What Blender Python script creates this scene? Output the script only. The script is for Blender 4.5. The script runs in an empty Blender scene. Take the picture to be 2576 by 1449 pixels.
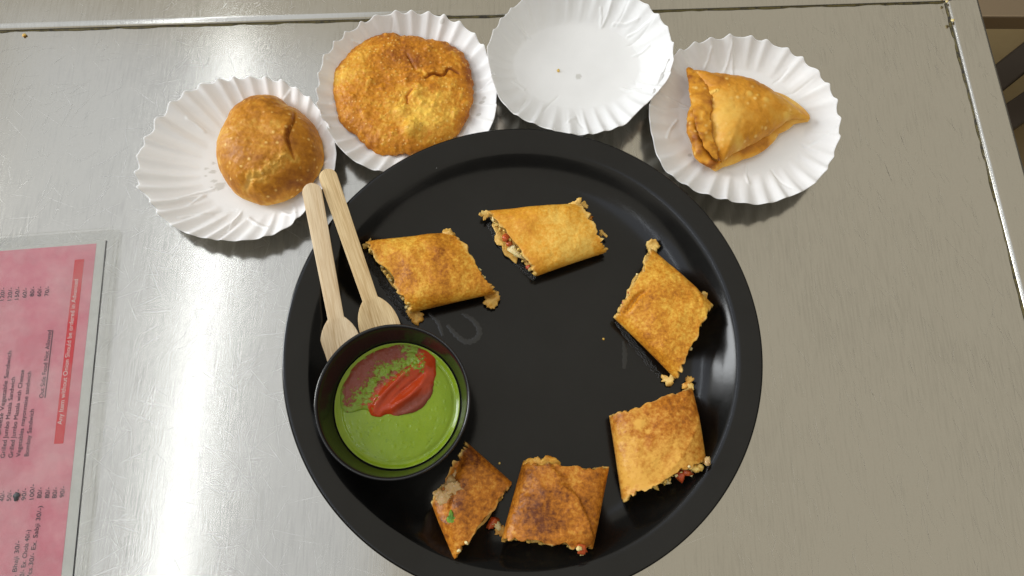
import bpy, math, random
import numpy as np
from mathutils import Vector, Matrix

S = bpy.context.scene
# ------------------------------------------------------------------ camera
FPX, TILT, HCAM = 1800.0, math.radians(17.0), 0.45
cam = bpy.data.cameras.new('camera'); camo = bpy.data.objects.new('camera', cam)
S.collection.objects.link(camo); S.camera = camo
cam.sensor_width = 36; cam.lens = 36 * FPX / 2576
cam.clip_start = 0.01; cam.clip_end = 50
camo.location = (0, 0, HCAM); camo.rotation_euler = (TILT, 0, 0)
# ------------------------------------------------------------------ world: dim warm bounce of the shop
W = bpy.data.worlds.new('World'); S.world = W; W.use_nodes = True
bg = W.node_tree.nodes['Background']
bg.inputs[0].default_value = (0.92, 0.86, 0.765, 1); bg.inputs[1].default_value = 0.12
# ------------------------------------------------------------------ lamps: a fluorescent tube, the lit ceiling above the counter and two added fills
def tube(name, loc, size, sizey, power, col, rot=(0, 0, 0)):
    l = bpy.data.lights.new(name, 'AREA'); l.shape = 'RECTANGLE'; l.size = size; l.size_y = sizey
    l.energy = power; l.color = col
    o = bpy.data.objects.new(name, l); S.collection.objects.link(o); o.location = loc; o.rotation_euler = rot
    return o
tube('tube_lamp', (-0.98, 0.45, 1.75), 0.025, 2.4, 2.2, (0.86, 0.92, 1.0), (0, math.radians(-16), 0))
tube('halo_fill_lamp', (-1.15, 0.55, 1.95), 1.5, 2.4, 5.2, (0.58, 0.74, 1.06), (0, math.radians(-12), 0))  # unseen soft lamp added for the cool halo on the left steel
tube('ceiling_bounce_lamp', (0, 0.3, 2.35), 6.0, 6.0, 49, (1.0, 0.94, 0.80))
sl = tube('side_fill_lamp', (-2.4, 0.7, 1.0), 0.8, 1.5, 37, (0.95, 0.98, 1.0))  # low unseen lamp added to brighten the paper and the plate's right wall
sl.rotation_euler = (Vector((0, 0.05, 0)) - sl.location).to_track_quat('-Z', 'Y').to_euler()
# ------------------------------------------------------------------ exposure
S.view_settings.view_transform = 'Standard'; S.view_settings.look = 'None'
S.view_settings.exposure = 0.56; S.view_settings.gamma = 1.0
S.render.engine = 'CYCLES'
S.render.resolution_x = 1024; S.render.resolution_y = 576

# ================================================================== helpers
ct, st = math.cos(TILT), math.sin(TILT)
def P(u, v, z=0.0):
    """where the sight line of a photo point (2576 x 1449 frame) meets height z above the table"""
    dx, dy, dz = (u - 1288) / FPX, -(v - 724.5) / FPX, -1.0
    dy, dz = ct * dy - st * dz, st * dy + ct * dz
    k = (z - HCAM) / dz
    return np.array([k * dx, k * dy, z])
def Ps(pts, z=0.0, f=1.0, ox=0.0, oy=0.0):
    return np.array([P(a * f + ox, b * f + oy, z) for a, b in pts])
rng = np.random.default_rng(7)
def _h(i, j, k, s):
    n = (i * 374761393 + j * 668265263 + k * 2147483647 + s * 1274126177) & 0xFFFFFFFF
    n = ((n ^ (n >> 13)) * 1274126177) & 0xFFFFFFFF
    n = ((n ^ (n >> 16)) * 2246822519) & 0xFFFFFFFF
    return ((n ^ (n >> 15)) & 0xFFFF) / 32767.5 - 1.0
def vnoise(x, y, z=None, sc=1.0, seed=0):
    x = np.asarray(x) * sc; y = np.asarray(y) * sc
    z = np.zeros_like(x) if z is None else np.asarray(z) * sc
    i = np.floor(x).astype(np.int64); j = np.floor(y).astype(np.int64); k = np.floor(z).astype(np.int64)
    fx, fy, fz = x - i, y - j, z - k
    fx = fx * fx * (3 - 2 * fx); fy = fy * fy * (3 - 2 * fy); fz = fz * fz * (3 - 2 * fz)
    r = 0
    for a in (0, 1):
        for b in (0, 1):
            for c in (0, 1):
                r = r + (fx if a else 1 - fx) * (fy if b else 1 - fy) * (fz if c else 1 - fz) * _h(i + a, j + b, k + c, seed)
    return r
def fbm(x, y, z=None, sc=1.0, seed=0, n=4):
    return sum(vnoise(x, y, z, sc * 2 ** o, seed + o) * 0.5 ** o for o in range(n))
def sstep(a, b, x):
    t = np.clip((x - a) / (b - a), 0, 1); return t * t * (3 - 2 * t)
def pdist(x, y, poly):
    """distance to a polyline, signed side, and position along it"""
    poly = np.asarray(poly)[:, :2]; best = np.full(np.shape(x), 1e9); side = np.zeros(np.shape(x)); al = np.zeros(np.shape(x))
    n = len(poly) - 1
    for k in range(n):
        a, b = poly[k], poly[k + 1]; d = b - a
        t = np.clip(((x - a[0]) * d[0] + (y - a[1]) * d[1]) / (d @ d), 0, 1)
        q = np.hypot(x - a[0] - t * d[0], y - a[1] - t * d[1])
        cr = d[0] * (y - a[1]) - d[1] * (x - a[0])
        m = q < best
        best = np.where(m, q, best); side = np.where(m, np.sign(cr), side); al = np.where(m, (k + t) / n, al)
    return best, side, al
def groove(x, y, poly, w, depth, taper=True):
    d, s, a = pdist(x, y, poly)
    tp = np.sqrt(np.clip(np.sin(np.pi * (0.06 + 0.88 * a)), 0, 1)) if taper else 1
    return -depth * np.exp(-(d / w) ** 2) * tp

def link(o, parent=None):
    S.collection.objects.link(o)
    if parent: o.parent = parent
    return o
import bmesh
def mesh(name, V, F, mat, parent=None, attrs=None, smooth=True, recalc=False):
    me = bpy.data.meshes.new(name); me.from_pydata([tuple(map(float, v)) for v in V], [], [tuple(map(int, f)) for f in F])
    me.update()
    if recalc:
        bm = bmesh.new(); bm.from_mesh(me); bmesh.ops.recalc_face_normals(bm, faces=bm.faces); bm.to_mesh(me); bm.free()
    if smooth: me.polygons.foreach_set('use_smooth', [True] * len(me.polygons))
    for k, a in (attrs or {}).items():
        at = me.attributes.new(k, 'FLOAT', 'POINT'); at.data.foreach_set('value', np.asarray(a, dtype=np.float32))
    if mat: me.materials.append(mat)
    return link(bpy.data.objects.new(name, me), parent)
def tag(o, label=None, cat=None, group=None, kind=None):
    for k, v in (('label', label), ('category', cat), ('group', group), ('kind', kind)):
        if v: o[k] = v
    return o
def empty(name, loc, label, cat, group=None):
    o = bpy.data.objects.new(name, None); o.empty_display_size = 0.02; link(o); o.location = [float(c) for c in loc]
    return tag(o, label, cat, group)
def keep(child, parent):
    """parent at identity offset: vertices are in world space, so undo the parent's location"""
    child.parent = parent; child.matrix_parent_inverse = Matrix.Translation(-Vector(parent.location)); return child
def grid_faces(nr, nc, wrap=True, off=0, flip=False):
    F = []
    for r in range(nr - 1):
        for c in range(nc if wrap else nc - 1):
            d = (c + 1) % nc
            q = (off + r * nc + c, off + r * nc + d, off + (r + 1) * nc + d, off + (r + 1) * nc + c)
            F.append(q[::-1] if flip else q)
    return F
def closed_outline(pts, n, smooth=True, jag=0.0, jagsc=900, seed=0, cen=None):
    """star outline sampled at n angles round its centre"""
    pts = np.asarray(pts)[:, :2]; c = pts.mean(0)
    c = 0.5 * (pts.max(0) + pts.min(0)) * 0.5 + c * 0.5
    if cen is not None: c = np.asarray(cen)[:2]
    d = pts - c; th = np.arctan2(d[:, 1], d[:, 0]); r = np.hypot(d[:, 0], d[:, 1])
    o = np.argsort(th); th, r = th[o], r[o]
    T = np.concatenate([th - 2 * np.pi, th, th + 2 * np.pi]); R = np.concatenate([r] * 3)
    a = np.linspace(-np.pi, np.pi, n, endpoint=False)
    if smooth:      # monotone-ish cubic
        m = np.gradient(R, T)
        k = np.clip(np.searchsorted(T, a) - 1, 0, len(T) - 2); h = T[k + 1] - T[k]; t = (a - T[k]) / h
        rr = (2 * t**3 - 3 * t**2 + 1) * R[k] + (t**3 - 2 * t**2 + t) * h * m[k] + (-2 * t**3 + 3 * t**2) * R[k + 1] + (t**3 - t**2) * h * m[k + 1]
    else:
        rr = np.interp(a, T, R)
    if jag:
        rr = rr + jag * fbm(np.cos(a) * rr, np.sin(a) * rr, sc=jagsc, seed=seed, n=3)
    return c, a, rr
def polar_solid(name, outline, mat, topz, botz, parent=None, n=160, nr=46, attrs=None, jag=0.0, jagsc=900, seed=0, smooth=True, pw=1.0, cen=None):
    c, a, rr = closed_outline(outline, n, smooth, jag, jagsc, seed, cen)
    rho = np.sin(np.linspace(0.012, 1, nr) * np.pi / 2) ** pw
    X = c[0] + np.outer(rho, np.cos(a) * rr); Y = c[1] + np.outer(rho, np.sin(a) * rr); RH = np.repeat(rho[:, None], n, 1)
    Zt = topz(X, Y, RH)
    rb = np.linspace(1, 0.03, 8)[1:]
    Xb = c[0] + np.outer(rb, np.cos(a) * rr); Yb = c[1] + np.outer(rb, np.sin(a) * rr); RB = np.repeat(rb[:, None], n, 1)
    Zb = botz(Xb, Yb, RB)
    V = np.concatenate([np.stack([X, Y, Zt], -1).reshape(-1, 3), np.stack([Xb, Yb, Zb], -1).reshape(-1, 3)])
    F = grid_faces(nr + 7, n, flip=True)
    V = np.concatenate([V, [[c[0], c[1], Zt[0].mean()], [c[0], c[1], Zb[-1].mean()]]])
    ic, ib = len(V) - 2, len(V) - 1; last = (nr + 6) * n
    for k in range(n):
        d = (k + 1) % n
        F.append((ic, d, k)[::-1]); F.append((ib, last + k, last + d)[::-1])
    at = {}
    for kx, fn in (attrs or {}).items():
        at[kx] = fn(V[:, 0], V[:, 1], V[:, 2])
    o = mesh(name, V, F, mat, None, at)
    if parent: keep(o, parent)
    return o
def lathe(name, prof, c, mat, parent=None, n=192, closed=True):
    a = np.linspace(0, 2 * np.pi, n, endpoint=False); V = []
    for r, z in prof:
        V += [(c[0] + r * math.cos(t), c[1] + r * math.sin(t), z) for t in a]
    F = grid_faces(len(prof), n)
    V.append((c[0], c[1], prof[0][1])); V.append((c[0], c[1], prof[-1][1])); L = (len(prof) - 1) * n
    for k in range(n):
        d = (k + 1) % n; F.append((len(V) - 2, d, k)); F.append((len(V) - 1, L + k, L + d))
    o = mesh(name, V, F, mat)
    if parent: keep(o, parent)
    return o
def spline(pts, m=8):
    """Catmull-Rom through 2-D/3-D points"""
    p = np.asarray(pts, float); p = np.concatenate([[2 * p[0] - p[1]], p, [2 * p[-1] - p[-2]]]); out = []
    for i in range(1, len(p) - 2):
        for t in np.linspace(0, 1, m, endpoint=False):
            out.append(0.5 * (2 * p[i] + (p[i + 1] - p[i - 1]) * t + (2 * p[i - 1] - 5 * p[i] + 4 * p[i + 1] - p[i + 2]) * t * t + (3 * p[i] - p[i - 1] - 3 * p[i + 1] + p[i + 2]) * t ** 3))
    out.append(p[-2]); return np.array(out)

# ================================================================== materials
def srgb(r, g, b):
    f = lambda c: (c / 255 / 12.92) if c / 255 < 0.04045 else ((c / 255 + 0.055) / 1.055) ** 2.4
    return (f(r), f(g), f(b), 1)
class N:
    def __init__(s, name):
        s.m = bpy.data.materials.new(name); s.m.use_nodes = True; s.t = s.m.node_tree
        s.b = s.t.nodes['Principled BSDF']; s.co = s.t.nodes.new('ShaderNodeTexCoord')
    def set(s, **k):
        for a, v in k.items(): s.b.inputs[a.replace('_', ' ')].default_value = v
        return s
    def node(s, typ, **k):
        n = s.t.nodes.new(typ)
        for a, v in k.items(): setattr(n, a, v)
        return n
    def l(s, a, b): s.t.links.new(a, b)
    def noise(s, scale, detail=4, rough=0.6, vec=None, stretch=None, rot=0):
        n = s.node('ShaderNodeTexNoise'); n.inputs['Scale'].default_value = scale; n.inputs['Detail'].default_value = detail; n.inputs['Roughness'].default_value = rough
        src = s.co.outputs['Object']
        if stretch:
            mp = s.node('ShaderNodeMapping'); mp.inputs['Scale'].default_value = stretch; mp.inputs['Rotation'].default_value = (0, 0, rot)
            s.l(src, mp.inputs[0]); src = mp.outputs[0]
        s.l(src, n.inputs['Vector']); return n.outputs['Fac']
    def ramp(s, fac, stops):
        r = s.node('ShaderNodeValToRGB'); e = r.color_ramp.elements
        while len(e) < len(stops): e.new(0.5)
        for q, (p, c) in zip(e, stops):
            q.position = p; q.color = c if len(c) == 4 else (*c, 1)
        s.l(fac, r.inputs[0]); return r.outputs[0]
    def math(s, op, a, b=None, c=None, clamp=False):
        n = s.node('ShaderNodeMath', operation=op, use_clamp=clamp)
        for i, v in enumerate((a, b, c)):
            if v is None: continue
            if isinstance(v, (int, float)): n.inputs[i].default_value = v
            else: s.l(v, n.inputs[i])
        return n.outputs[0]
    def mix(s, fac, a, b, blend='MIX'):
        n = s.node('ShaderNodeMix', data_type='RGBA', blend_type=blend)
        for i, v in ((0, fac), (6, a), (7, b)):
            if isinstance(v, (int, float)): n.inputs[i].default_value = v
            elif isinstance(v, tuple): n.inputs[i].default_value = v if len(v) == 4 else (*v, 1)
            else: s.l(v, n.inputs[i])
        return n.outputs[2]
    def attr(s, name):
        n = s.node('ShaderNodeAttribute', attribute_name=name); return n.outputs['Fac']
    def bump(s, h, strength, dist, prev=None):
        n = s.node('ShaderNodeBump'); n.inputs['Strength'].default_value = strength; n.inputs['Distance'].default_value = dist
        s.l(h, n.inputs['Height'])
        if prev: s.l(prev, n.inputs['Normal'])
        return n.outputs[0]
    def col(s, x): s.l(x, s.b.inputs['Base Color']); return s
    def rough(s, x): s.l(x, s.b.inputs['Roughness']); return s
    def nrm(s, x): s.l(x, s.b.inputs['Normal']); return s

def m_steel(name, base, rlo, rhi, scr=1.0):
    n = N(name).set(Metallic=1.0)
    a = n.noise(1, 3, 0.6, stretch=(30, 900, 1), rot=0.1); b = n.noise(1, 3, 0.6, stretch=(900, 40, 1), rot=0.32)
    c = n.noise(1, 3, 0.6, stretch=(700, 60, 1), rot=-0.9); d = n.noise(7, 4, 0.6)
    h = n.math('ADD', n.math('MULTIPLY', a, 0.12), n.math('ADD', n.math('MULTIPLY', b, 1.1), n.math('MULTIPLY', c, 0.8)))
    r = n.math('ADD', n.math('MULTIPLY', n.math('ADD', h, d), (rhi - rlo) / 1.6), rlo - (rhi - rlo) * 0.45)
    n.rough(n.math('MINIMUM', n.math('MAXIMUM', r, 0.06), 0.8))
    lo = tuple(x * 0.90 for x in base); hi = tuple(min(1, x * 1.07) for x in base)
    n.col(n.ramp(n.math('MULTIPLY', n.math('ADD', h, d), 0.4), [(0.42, lo), (0.62, hi)]))
    n.nrm(n.bump(h, 0.025 * scr, 0.0005))
    return n.m
M = {}
M['steel'] = m_steel('brushed_steel', (0.375, 0.357, 0.312), 0.10, 0.24)
n = N('scratch_steel').set(Metallic=1.0, Roughness=0.28, Base_Color=(0.51, 0.49, 0.45, 1)); M['scratch'] = n.m
n = N('grime').set(Roughness=0.7); n.col(n.ramp(n.noise(160, 4), [(0.35, srgb(38, 33, 24)), (0.55, srgb(92, 82, 38)), (0.7, srgb(60, 50, 34))])); M['grime'] = n.m
n = N('paper').set(Roughness=0.75, Specular_IOR_Level=0.3, Subsurface_Weight=0.15, Subsurface_Radius=(0.002, 0.002, 0.002), Subsurface_Scale=0.5)
fib = n.noise(700, 3); base = n.ramp(n.noise(45, 3), [(0.3, (0.88, 0.88, 0.875)), (0.7, (0.92, 0.92, 0.915))])
n.col(n.mix(n.attr('grease'), base, srgb(176, 172, 160))); n.nrm(n.bump(fib, 0.12, 0.0004))
tl = n.node('ShaderNodeBsdfTranslucent'); tl.inputs[0].default_value = (0.86, 0.85, 0.82, 1); mx = n.node('ShaderNodeMixShader'); mx.inputs[0].default_value = 0.09
n.l(n.b.outputs[0], mx.inputs[1]); n.l(tl.outputs[0], mx.inputs[2]); n.l(mx.outputs[0], n.t.nodes['Material Output'].inputs[0]); M['paper'] = n.m
n = N('black_melamine').set(Specular_IOR_Level=0.37)
n.col(n.ramp(n.noise(9, 6, 0.7), [(0.35, (0.002, 0.002, 0.002)), (0.7, (0.007, 0.007, 0.0065))]))
sm = n.ramp(n.noise(16, 5, 0.65), [(0.3, (0.11,) * 3), (0.7, (0.22,) * 3)]); n.rough(sm); n.nrm(n.bump(n.noise(420, 3), 0.05, 0.0003)); M['plate'] = n.m
n = N('black_bowl').set(Base_Color=(0.008, 0.008, 0.009, 1), Roughness=0.2); M['bowl'] = n.m
n = N('water_film').set(Base_Color=(0.012, 0.012, 0.011, 1), Roughness=0.26); n.nrm(n.bump(n.noise(500, 3), 0.15, 0.0005)); M['wet'] = n.m
n = N('oil_film').set(Base_Color=(0.008, 0.008, 0.007, 1), Roughness=0.1); n.nrm(n.bump(n.noise(1100, 2), 0.8, 0.0012)); M['oil'] = n.m

def m_crust(name, pale, mid, dark, fine=560, rough=0.37, bump=0.4, spots=True, spk=1.0, bub=0):
    """fried or griddled dough: tone attribute browns it, fine grain speckles it"""
    n = N(name).set(Roughness=rough, Specular_IOR_Level=0.24)
    f = n.noise(fine, 3, 0.65); g = n.noise(fine * 0.28, 4, 0.6); big = n.noise(38, 3, 0.55)
    x = n.math('ADD', n.math('MULTIPLY', n.math('SUBTRACT', f, 0.5), 1.3 * spk), n.math('ADD', n.math('MULTIPLY', n.math('SUBTRACT', g, 0.5), 0.8 * spk), n.math('MULTIPLY', n.math('SUBTRACT', big, 0.5), 0.7)))
    x = n.math('ADD', x, n.attr('tone'))
    c = n.ramp(x, [(0.0, pale), (0.5, mid), (1.0, dark)])
    if spots:
        c = n.mix(n.ramp(n.noise(150, 2, 0.5), [(0.72, (0,) * 3), (0.8, (0.55,) * 3)]), c, dark)
    if bub:
        v2 = n.node('ShaderNodeTexVoronoi'); v2.inputs['Scale'].default_value = bub; n.l(n.co.outputs['Object'], v2.inputs['Vector'])
        sp = n.math('MULTIPLY', n.ramp(v2.outputs['Distance'], [(0.12, (1,) * 3), (0.34, (0,) * 3)]), n.ramp(v2.outputs['Color'], [(0.62, (0,) * 3), (0.72, (0.85,) * 3)]))
        c = n.mix(sp, c, srgb(238, 196, 112))
    n.col(n.mix(n.attr('edge'), c, n.ramp(g, [(0.3, srgb(196, 146, 62)), (0.7, srgb(238, 208, 128))])))
    b = n.bump(f, bump, 0.0007); b = n.bump(g, bump * 0.8, 0.0012, b)
    if bub:
        v = n.node('ShaderNodeTexVoronoi', feature='SMOOTH_F1'); v.inputs['Scale'].default_value = bub; v.inputs['Smoothness'].default_value = 0.35; n.l(n.co.outputs['Object'], v.inputs['Vector'])
        hv = n.ramp(v.outputs['Distance'], [(0.08, (1,) * 3), (0.55, (0,) * 3)]); b = n.bump(n.math('MULTIPLY', hv, n.noise(bub * 0.35, 2)), 0.4, 0.0012, b)
    n.nrm(b)
    return n.m
M['crepe_gold'] = m_crust('crepe_gold', srgb(240, 194, 81), srgb(208, 138, 38), srgb(146, 81, 22))
M['crepe_yellow'] = m_crust('crepe_yellow', srgb(238, 194, 92), srgb(222, 158, 50), srgb(200, 127, 35))
M['crepe_brown'] = m_crust('crepe_brown', srgb(230, 174, 78), srgb(188, 115, 32), srgb(104, 53, 18), fine=420)
M['kachori'] = m_crust('kachori_crust', srgb(228, 182, 84), srgb(196, 130, 37), srgb(136, 76, 22), fine=330, rough=0.46, bump=0.16, spots=False, spk=0.5, bub=260)
M['puri'] = m_crust('puri_crust', srgb(240, 195, 81), srgb(204, 132, 32), srgb(142, 77, 16), fine=360, rough=0.46, bump=0.4, spk=0.6, bub=420)
M['samosa'] = m_crust('samosa_crust', srgb(232, 186, 88), srgb(214, 147, 44), srgb(152, 89, 28), fine=300, rough=0.42, bump=0.16, spots=False, spk=0.4, bub=200)
def m_simple(name, c1, c2, sc=300, rough=0.5, sss=0.2, bump=0.4, trans=0.0):
    n = N(name).set(Roughness=rough, Subsurface_Weight=sss, Subsurface_Radius=(0.004, 0.002, 0.001), Subsurface_Scale=0.5, Transmission_Weight=trans)
    f = n.noise(sc, 4); n.col(n.ramp(f, [(0.35, c1), (0.65, c2)])); n.nrm(n.bump(f, bump, 0.0012)); return n.m
M['filling'] = m_simple('filling', srgb(176, 122, 44), srgb(234, 200, 112), 420)
M['paneer'] = m_simple('paneer', srgb(222, 196, 122), srgb(244, 228, 176), 300)
M['yellow_crumb'] = m_simple('yellow_crumb', srgb(206, 160, 66), srgb(242, 212, 124), 380)
M['tomato'] = m_simple('tomato', srgb(184, 70, 30), srgb(214, 112, 60), 200, 0.25, 0.3, 0.2)
M['onion'] = m_simple('onion', srgb(210, 168, 104), srgb(228, 196, 140), 90, 0.15, 0.4, 0.05, 0.3)
M['pepper'] = m_simple('green_pepper', srgb(64, 112, 14), srgb(120, 160, 34), 260, 0.25, 0.2, 0.2)
# sauces
n = N('green_chutney').set(Roughness=0.16, Specular_IOR_Level=0.35, Subsurface_Weight=0.25, Subsurface_Radius=(0.002, 0.003, 0.001), Subsurface_Scale=0.5)
g = n.noise(420, 4); c = n.ramp(n.noise(60, 4), [(0.3, srgb(118, 144, 16)), (0.7, srgb(134, 158, 28))])
c = n.mix(n.ramp(g, [(0.62, (0,) * 3), (0.75, (0.6,) * 3)]), c, srgb(88, 116, 18)); n.col(c)
n.nrm(n.bump(n.noise(900, 2), 0.10, 0.0006)); M['chutney'] = n.m
n = N('ketchup').set(Specular_IOR_Level=0.3, Subsurface_Weight=0.15, Subsurface_Radius=(0.003, 0.001, 0.0005), Subsurface_Scale=0.5)
red = n.mix(n.attr('dull_sheen'), srgb(172, 60, 24), srgb(124, 58, 40))  # brown mix paints in a ceiling reflection, partly also thinner sauce
gr = n.ramp(n.math('ADD', n.math('MULTIPLY', n.attr('green'), 0.75), n.math('MULTIPLY', n.math('SUBTRACT', n.noise(460, 4, 0.75), 0.5), 2.1)), [(0.42, (0,) * 3), (0.62, (1,) * 3)])
gg = n.math('MULTIPLY', gr, n.ramp(n.attr('green'), [(0.03, (0,) * 3), (0.2, (1,) * 3)]))
n.col(n.mix(gg, red, srgb(116, 140, 40))); n.rough(n.math('ADD', n.math('MULTIPLY', n.attr('dull_sheen'), 0.24), 0.1))
n.nrm(n.bump(n.math('ADD', n.math('MULTIPLY', n.noise(520, 3), n.math('ADD', n.attr('dull_sheen'), 0.05)), n.math('MULTIPLY', gg, 0.6)), 0.4, 0.0009)); M['ketchup'] = n.m
# wood
def m_wood(name, a, b):
    n = N(name).set(Roughness=0.6, Specular_IOR_Level=0.25); g = n.noise(1, 5, 0.65, stretch=(1500, 26, 200)); k = n.noise(1, 3, 0.5, stretch=(160, 18, 60))
    x = n.math('ADD', n.math('MULTIPLY', g, 0.6), n.math('MULTIPLY', k, 0.4)); n.col(n.ramp(x, [(0.36, a), (0.62, b)])); n.nrm(n.bump(g, 0.15, 0.0003)); return n.m
M['wood'] = m_wood('birch_wood', srgb(198, 168, 126), srgb(236, 216, 182))
M['wood2'] = m_wood('birch_wood_yellow', srgb(188, 154, 104), srgb(238, 214, 168))
# menu
def m_print(name, c, c2=None, rough=0.5):
    n = N(name).set(Roughness=rough, Specular_IOR_Level=0.1); f = n.noise(22, 5, 0.7); n.col(n.ramp(f, [(0.4, c), (0.62, c2 or c)])); return n.m
M['pink'] = m_print('pink_print', srgb(224, 134, 150), srgb(236, 168, 178)); M['red'] = m_print('red_print', srgb(222, 14, 26), srgb(226, 30, 40))
M['ink'] = m_print('ink', srgb(16, 4, 26)); M['white_ink'] = m_print('white_ink', srgb(246, 226, 224))
M['card'] = m_print('card_white', srgb(212, 214, 210), srgb(224, 226, 222))
n = N('laminate'); t = n.t; out = t.nodes['Material Output']
tr = n.node('ShaderNodeBsdfTransparent'); tr.inputs[0].default_value = (0.985, 0.985, 0.975, 1)
df = n.node('ShaderNodeBsdfDiffuse'); df.inputs[0].default_value = (0.80, 0.79, 0.74, 1)
gl = n.node('ShaderNodeBsdfGlossy'); gl.inputs['Roughness'].default_value = 0.12
n.l(n.bump(n.noise(55, 3), 0.25, 0.003), gl.inputs['Normal'])
fr = n.node('ShaderNodeFresnel'); fr.inputs[0].default_value = 1.33
m1 = n.node('ShaderNodeMixShader'); n.l(n.ramp(n.noise(30, 4), [(0.42, (0.0,) * 3), (0.68, (0.08,) * 3)]), m1.inputs[0]); n.l(tr.outputs[0], m1.inputs[1]); n.l(df.outputs[0], m1.inputs[2])
m2 = n.node('ShaderNodeMixShader'); n.l(fr.outputs[0], m2.inputs[0]); n.l(m1.outputs[0], m2.inputs[1]); n.l(gl.outputs[0], m2.inputs[2])
n.l(m2.outputs[0], out.inputs[0]); M['laminate'] = n.m
n = N('floor_tile').set(Roughness=0.45); n.col(n.ramp(n.noise(5, 5), [(0.3, srgb(118, 98, 60)), (0.7, srgb(138, 118, 78))])); M['floor'] = n.m
M['dark_metal'] = N('dark_metal').set(Base_Color=srgb(62, 52, 42), Roughness=0.4, Metallic=0.3).m
M['grey_metal'] = N('grey_metal').set(Base_Color=srgb(150, 132, 108), Roughness=0.35, Metallic=0.6).m
M['brown_board'] = m_print('brown_board', srgb(112, 96, 84), srgb(124, 106, 92), 0.6)
M['gap_blot_black'] = N('gap_blot_black').set(Base_Color=(0.006, 0.008, 0.008, 1), Roughness=0.5).m

# ================================================================== table
FLOOR_Z = -0.76
def rect_prism(name, quad, z0, z1, mat, parent=None, bevel=0.0):
    q = [np.asarray(p)[:2] for p in quad]
    V = [(*p, z0) for p in q] + [(*p, z1) for p in q]
    F = [(3, 2, 1, 0), (4, 5, 6, 7)] + [(k, (k + 1) % 4, (k + 1) % 4 + 4, k + 4) for k in range(4)]
    ar = sum(q[k][0] * q[(k + 1) % 4][1] - q[(k + 1) % 4][0] * q[k][1] for k in range(4))
    if ar < 0: F = [f[::-1] for f in F]
    o = mesh(name, V, F, mat, smooth=False)
    if bevel:
        b = o.modifiers.new('bevel', 'BEVEL'); b.width = bevel; b.segments = 3
    if parent: keep(o, parent)
    return o
fl = mesh('floor', [(-4, -4, FLOOR_Z), (4, -4, FLOOR_Z), (4, 4, FLOOR_Z), (-4, 4, FLOOR_Z)], [(0, 1, 2, 3)], M['floor'], smooth=False); tag(fl, kind='structure')

corner = P(2373, 6)[:2]; left = P(0, 80)[:2]
ex = (corner - left) / np.linalg.norm(corner - left); ey = np.array([-ex[1], ex[0]])     # along the back edge, and away from the viewer
rt = P(2576, 736)[:2]
LX, LY = 1.25, 1.0
BW = 0.037      # border width at the back
RW = 0.024
def T(a, b): return corner + ex * a + ey * b
tab = empty('steel_table', (*T(-LX / 2, -LY / 2), FLOOR_Z), 'scratched stainless steel table carrying all the plates of food', 'table')
STEP = 0.0028
rect_prism('table_top', [T(-LX, -LY), T(0.002, -LY), T(0.002, 0.002), T(-LX, 0.002)], -0.004, 0.0, M['steel'], tab)
def border(name, a, b, out, w):
    """raised flat border: rounded inner edge rising STEP above the top sheet"""
    d = (b - a) / np.linalg.norm(b - a)
    prof = [(0.0, -0.003), (0.0, 0.0004), (0.0007, 0.0012), (0.0018, 0.0020), (0.0030, 0.0025), (0.0042, STEP), (0.0052, STEP), (w - 0.0028, STEP), (w - 0.0016, STEP), (w - 0.0008, STEP - 0.0003), (w - 0.0002, STEP - 0.001), (w, -0.004), (w, -0.045)]
    V, F = [], []
    for e in (a, b):
        V += [(*(e + out * p), z) for p, z in prof]
    k = len(prof)
    for i in range(k - 1): F.append((i, i + 1, k + i + 1, k + i))
    o = mesh(name, V, F, M['steel']); keep(o, tab)
    for p in o.data.polygons: p.use_smooth = True
    return o
border('back_border', T(-LX, 0), T(RW, 0), ey, BW)
border('right_border', T(0.0012, -LY), T(0.0012, -0.0005), ex, RW)
# grime packed along the foot of the borders, uneven
def grime_line(name, a, b, side, w, seed):
    m = 260; V = []
    L = np.linalg.norm(b - a)
    for k in range(m):
        t = k / (m - 1); p = a + (b - a) * t
        wk = w * (0.55 + 0.45 * float(fbm(np.array([t * L]), np.array([0.3]), sc=120, seed=seed, n=3)[0]) + 0.25)
        V += [(*(p - side * max(wk, 0.0002)), 0.0002), (*(p + side * 0.0001), 0.0009)]
    F = [(2 * k, 2 * k + 2, 2 * k + 3, 2 * k + 1) for k in range(m - 1)]
    keep(mesh(name, V, F, M['grime']), tab)
grime_line('grime_seam', T(-LX, 0), T(0, 0), ey, 0.0011, 3)
grime_line('grime_seam', T(0.0012, -LY), T(0.0012, -0.001), ex, 0.0010, 4)
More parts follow.
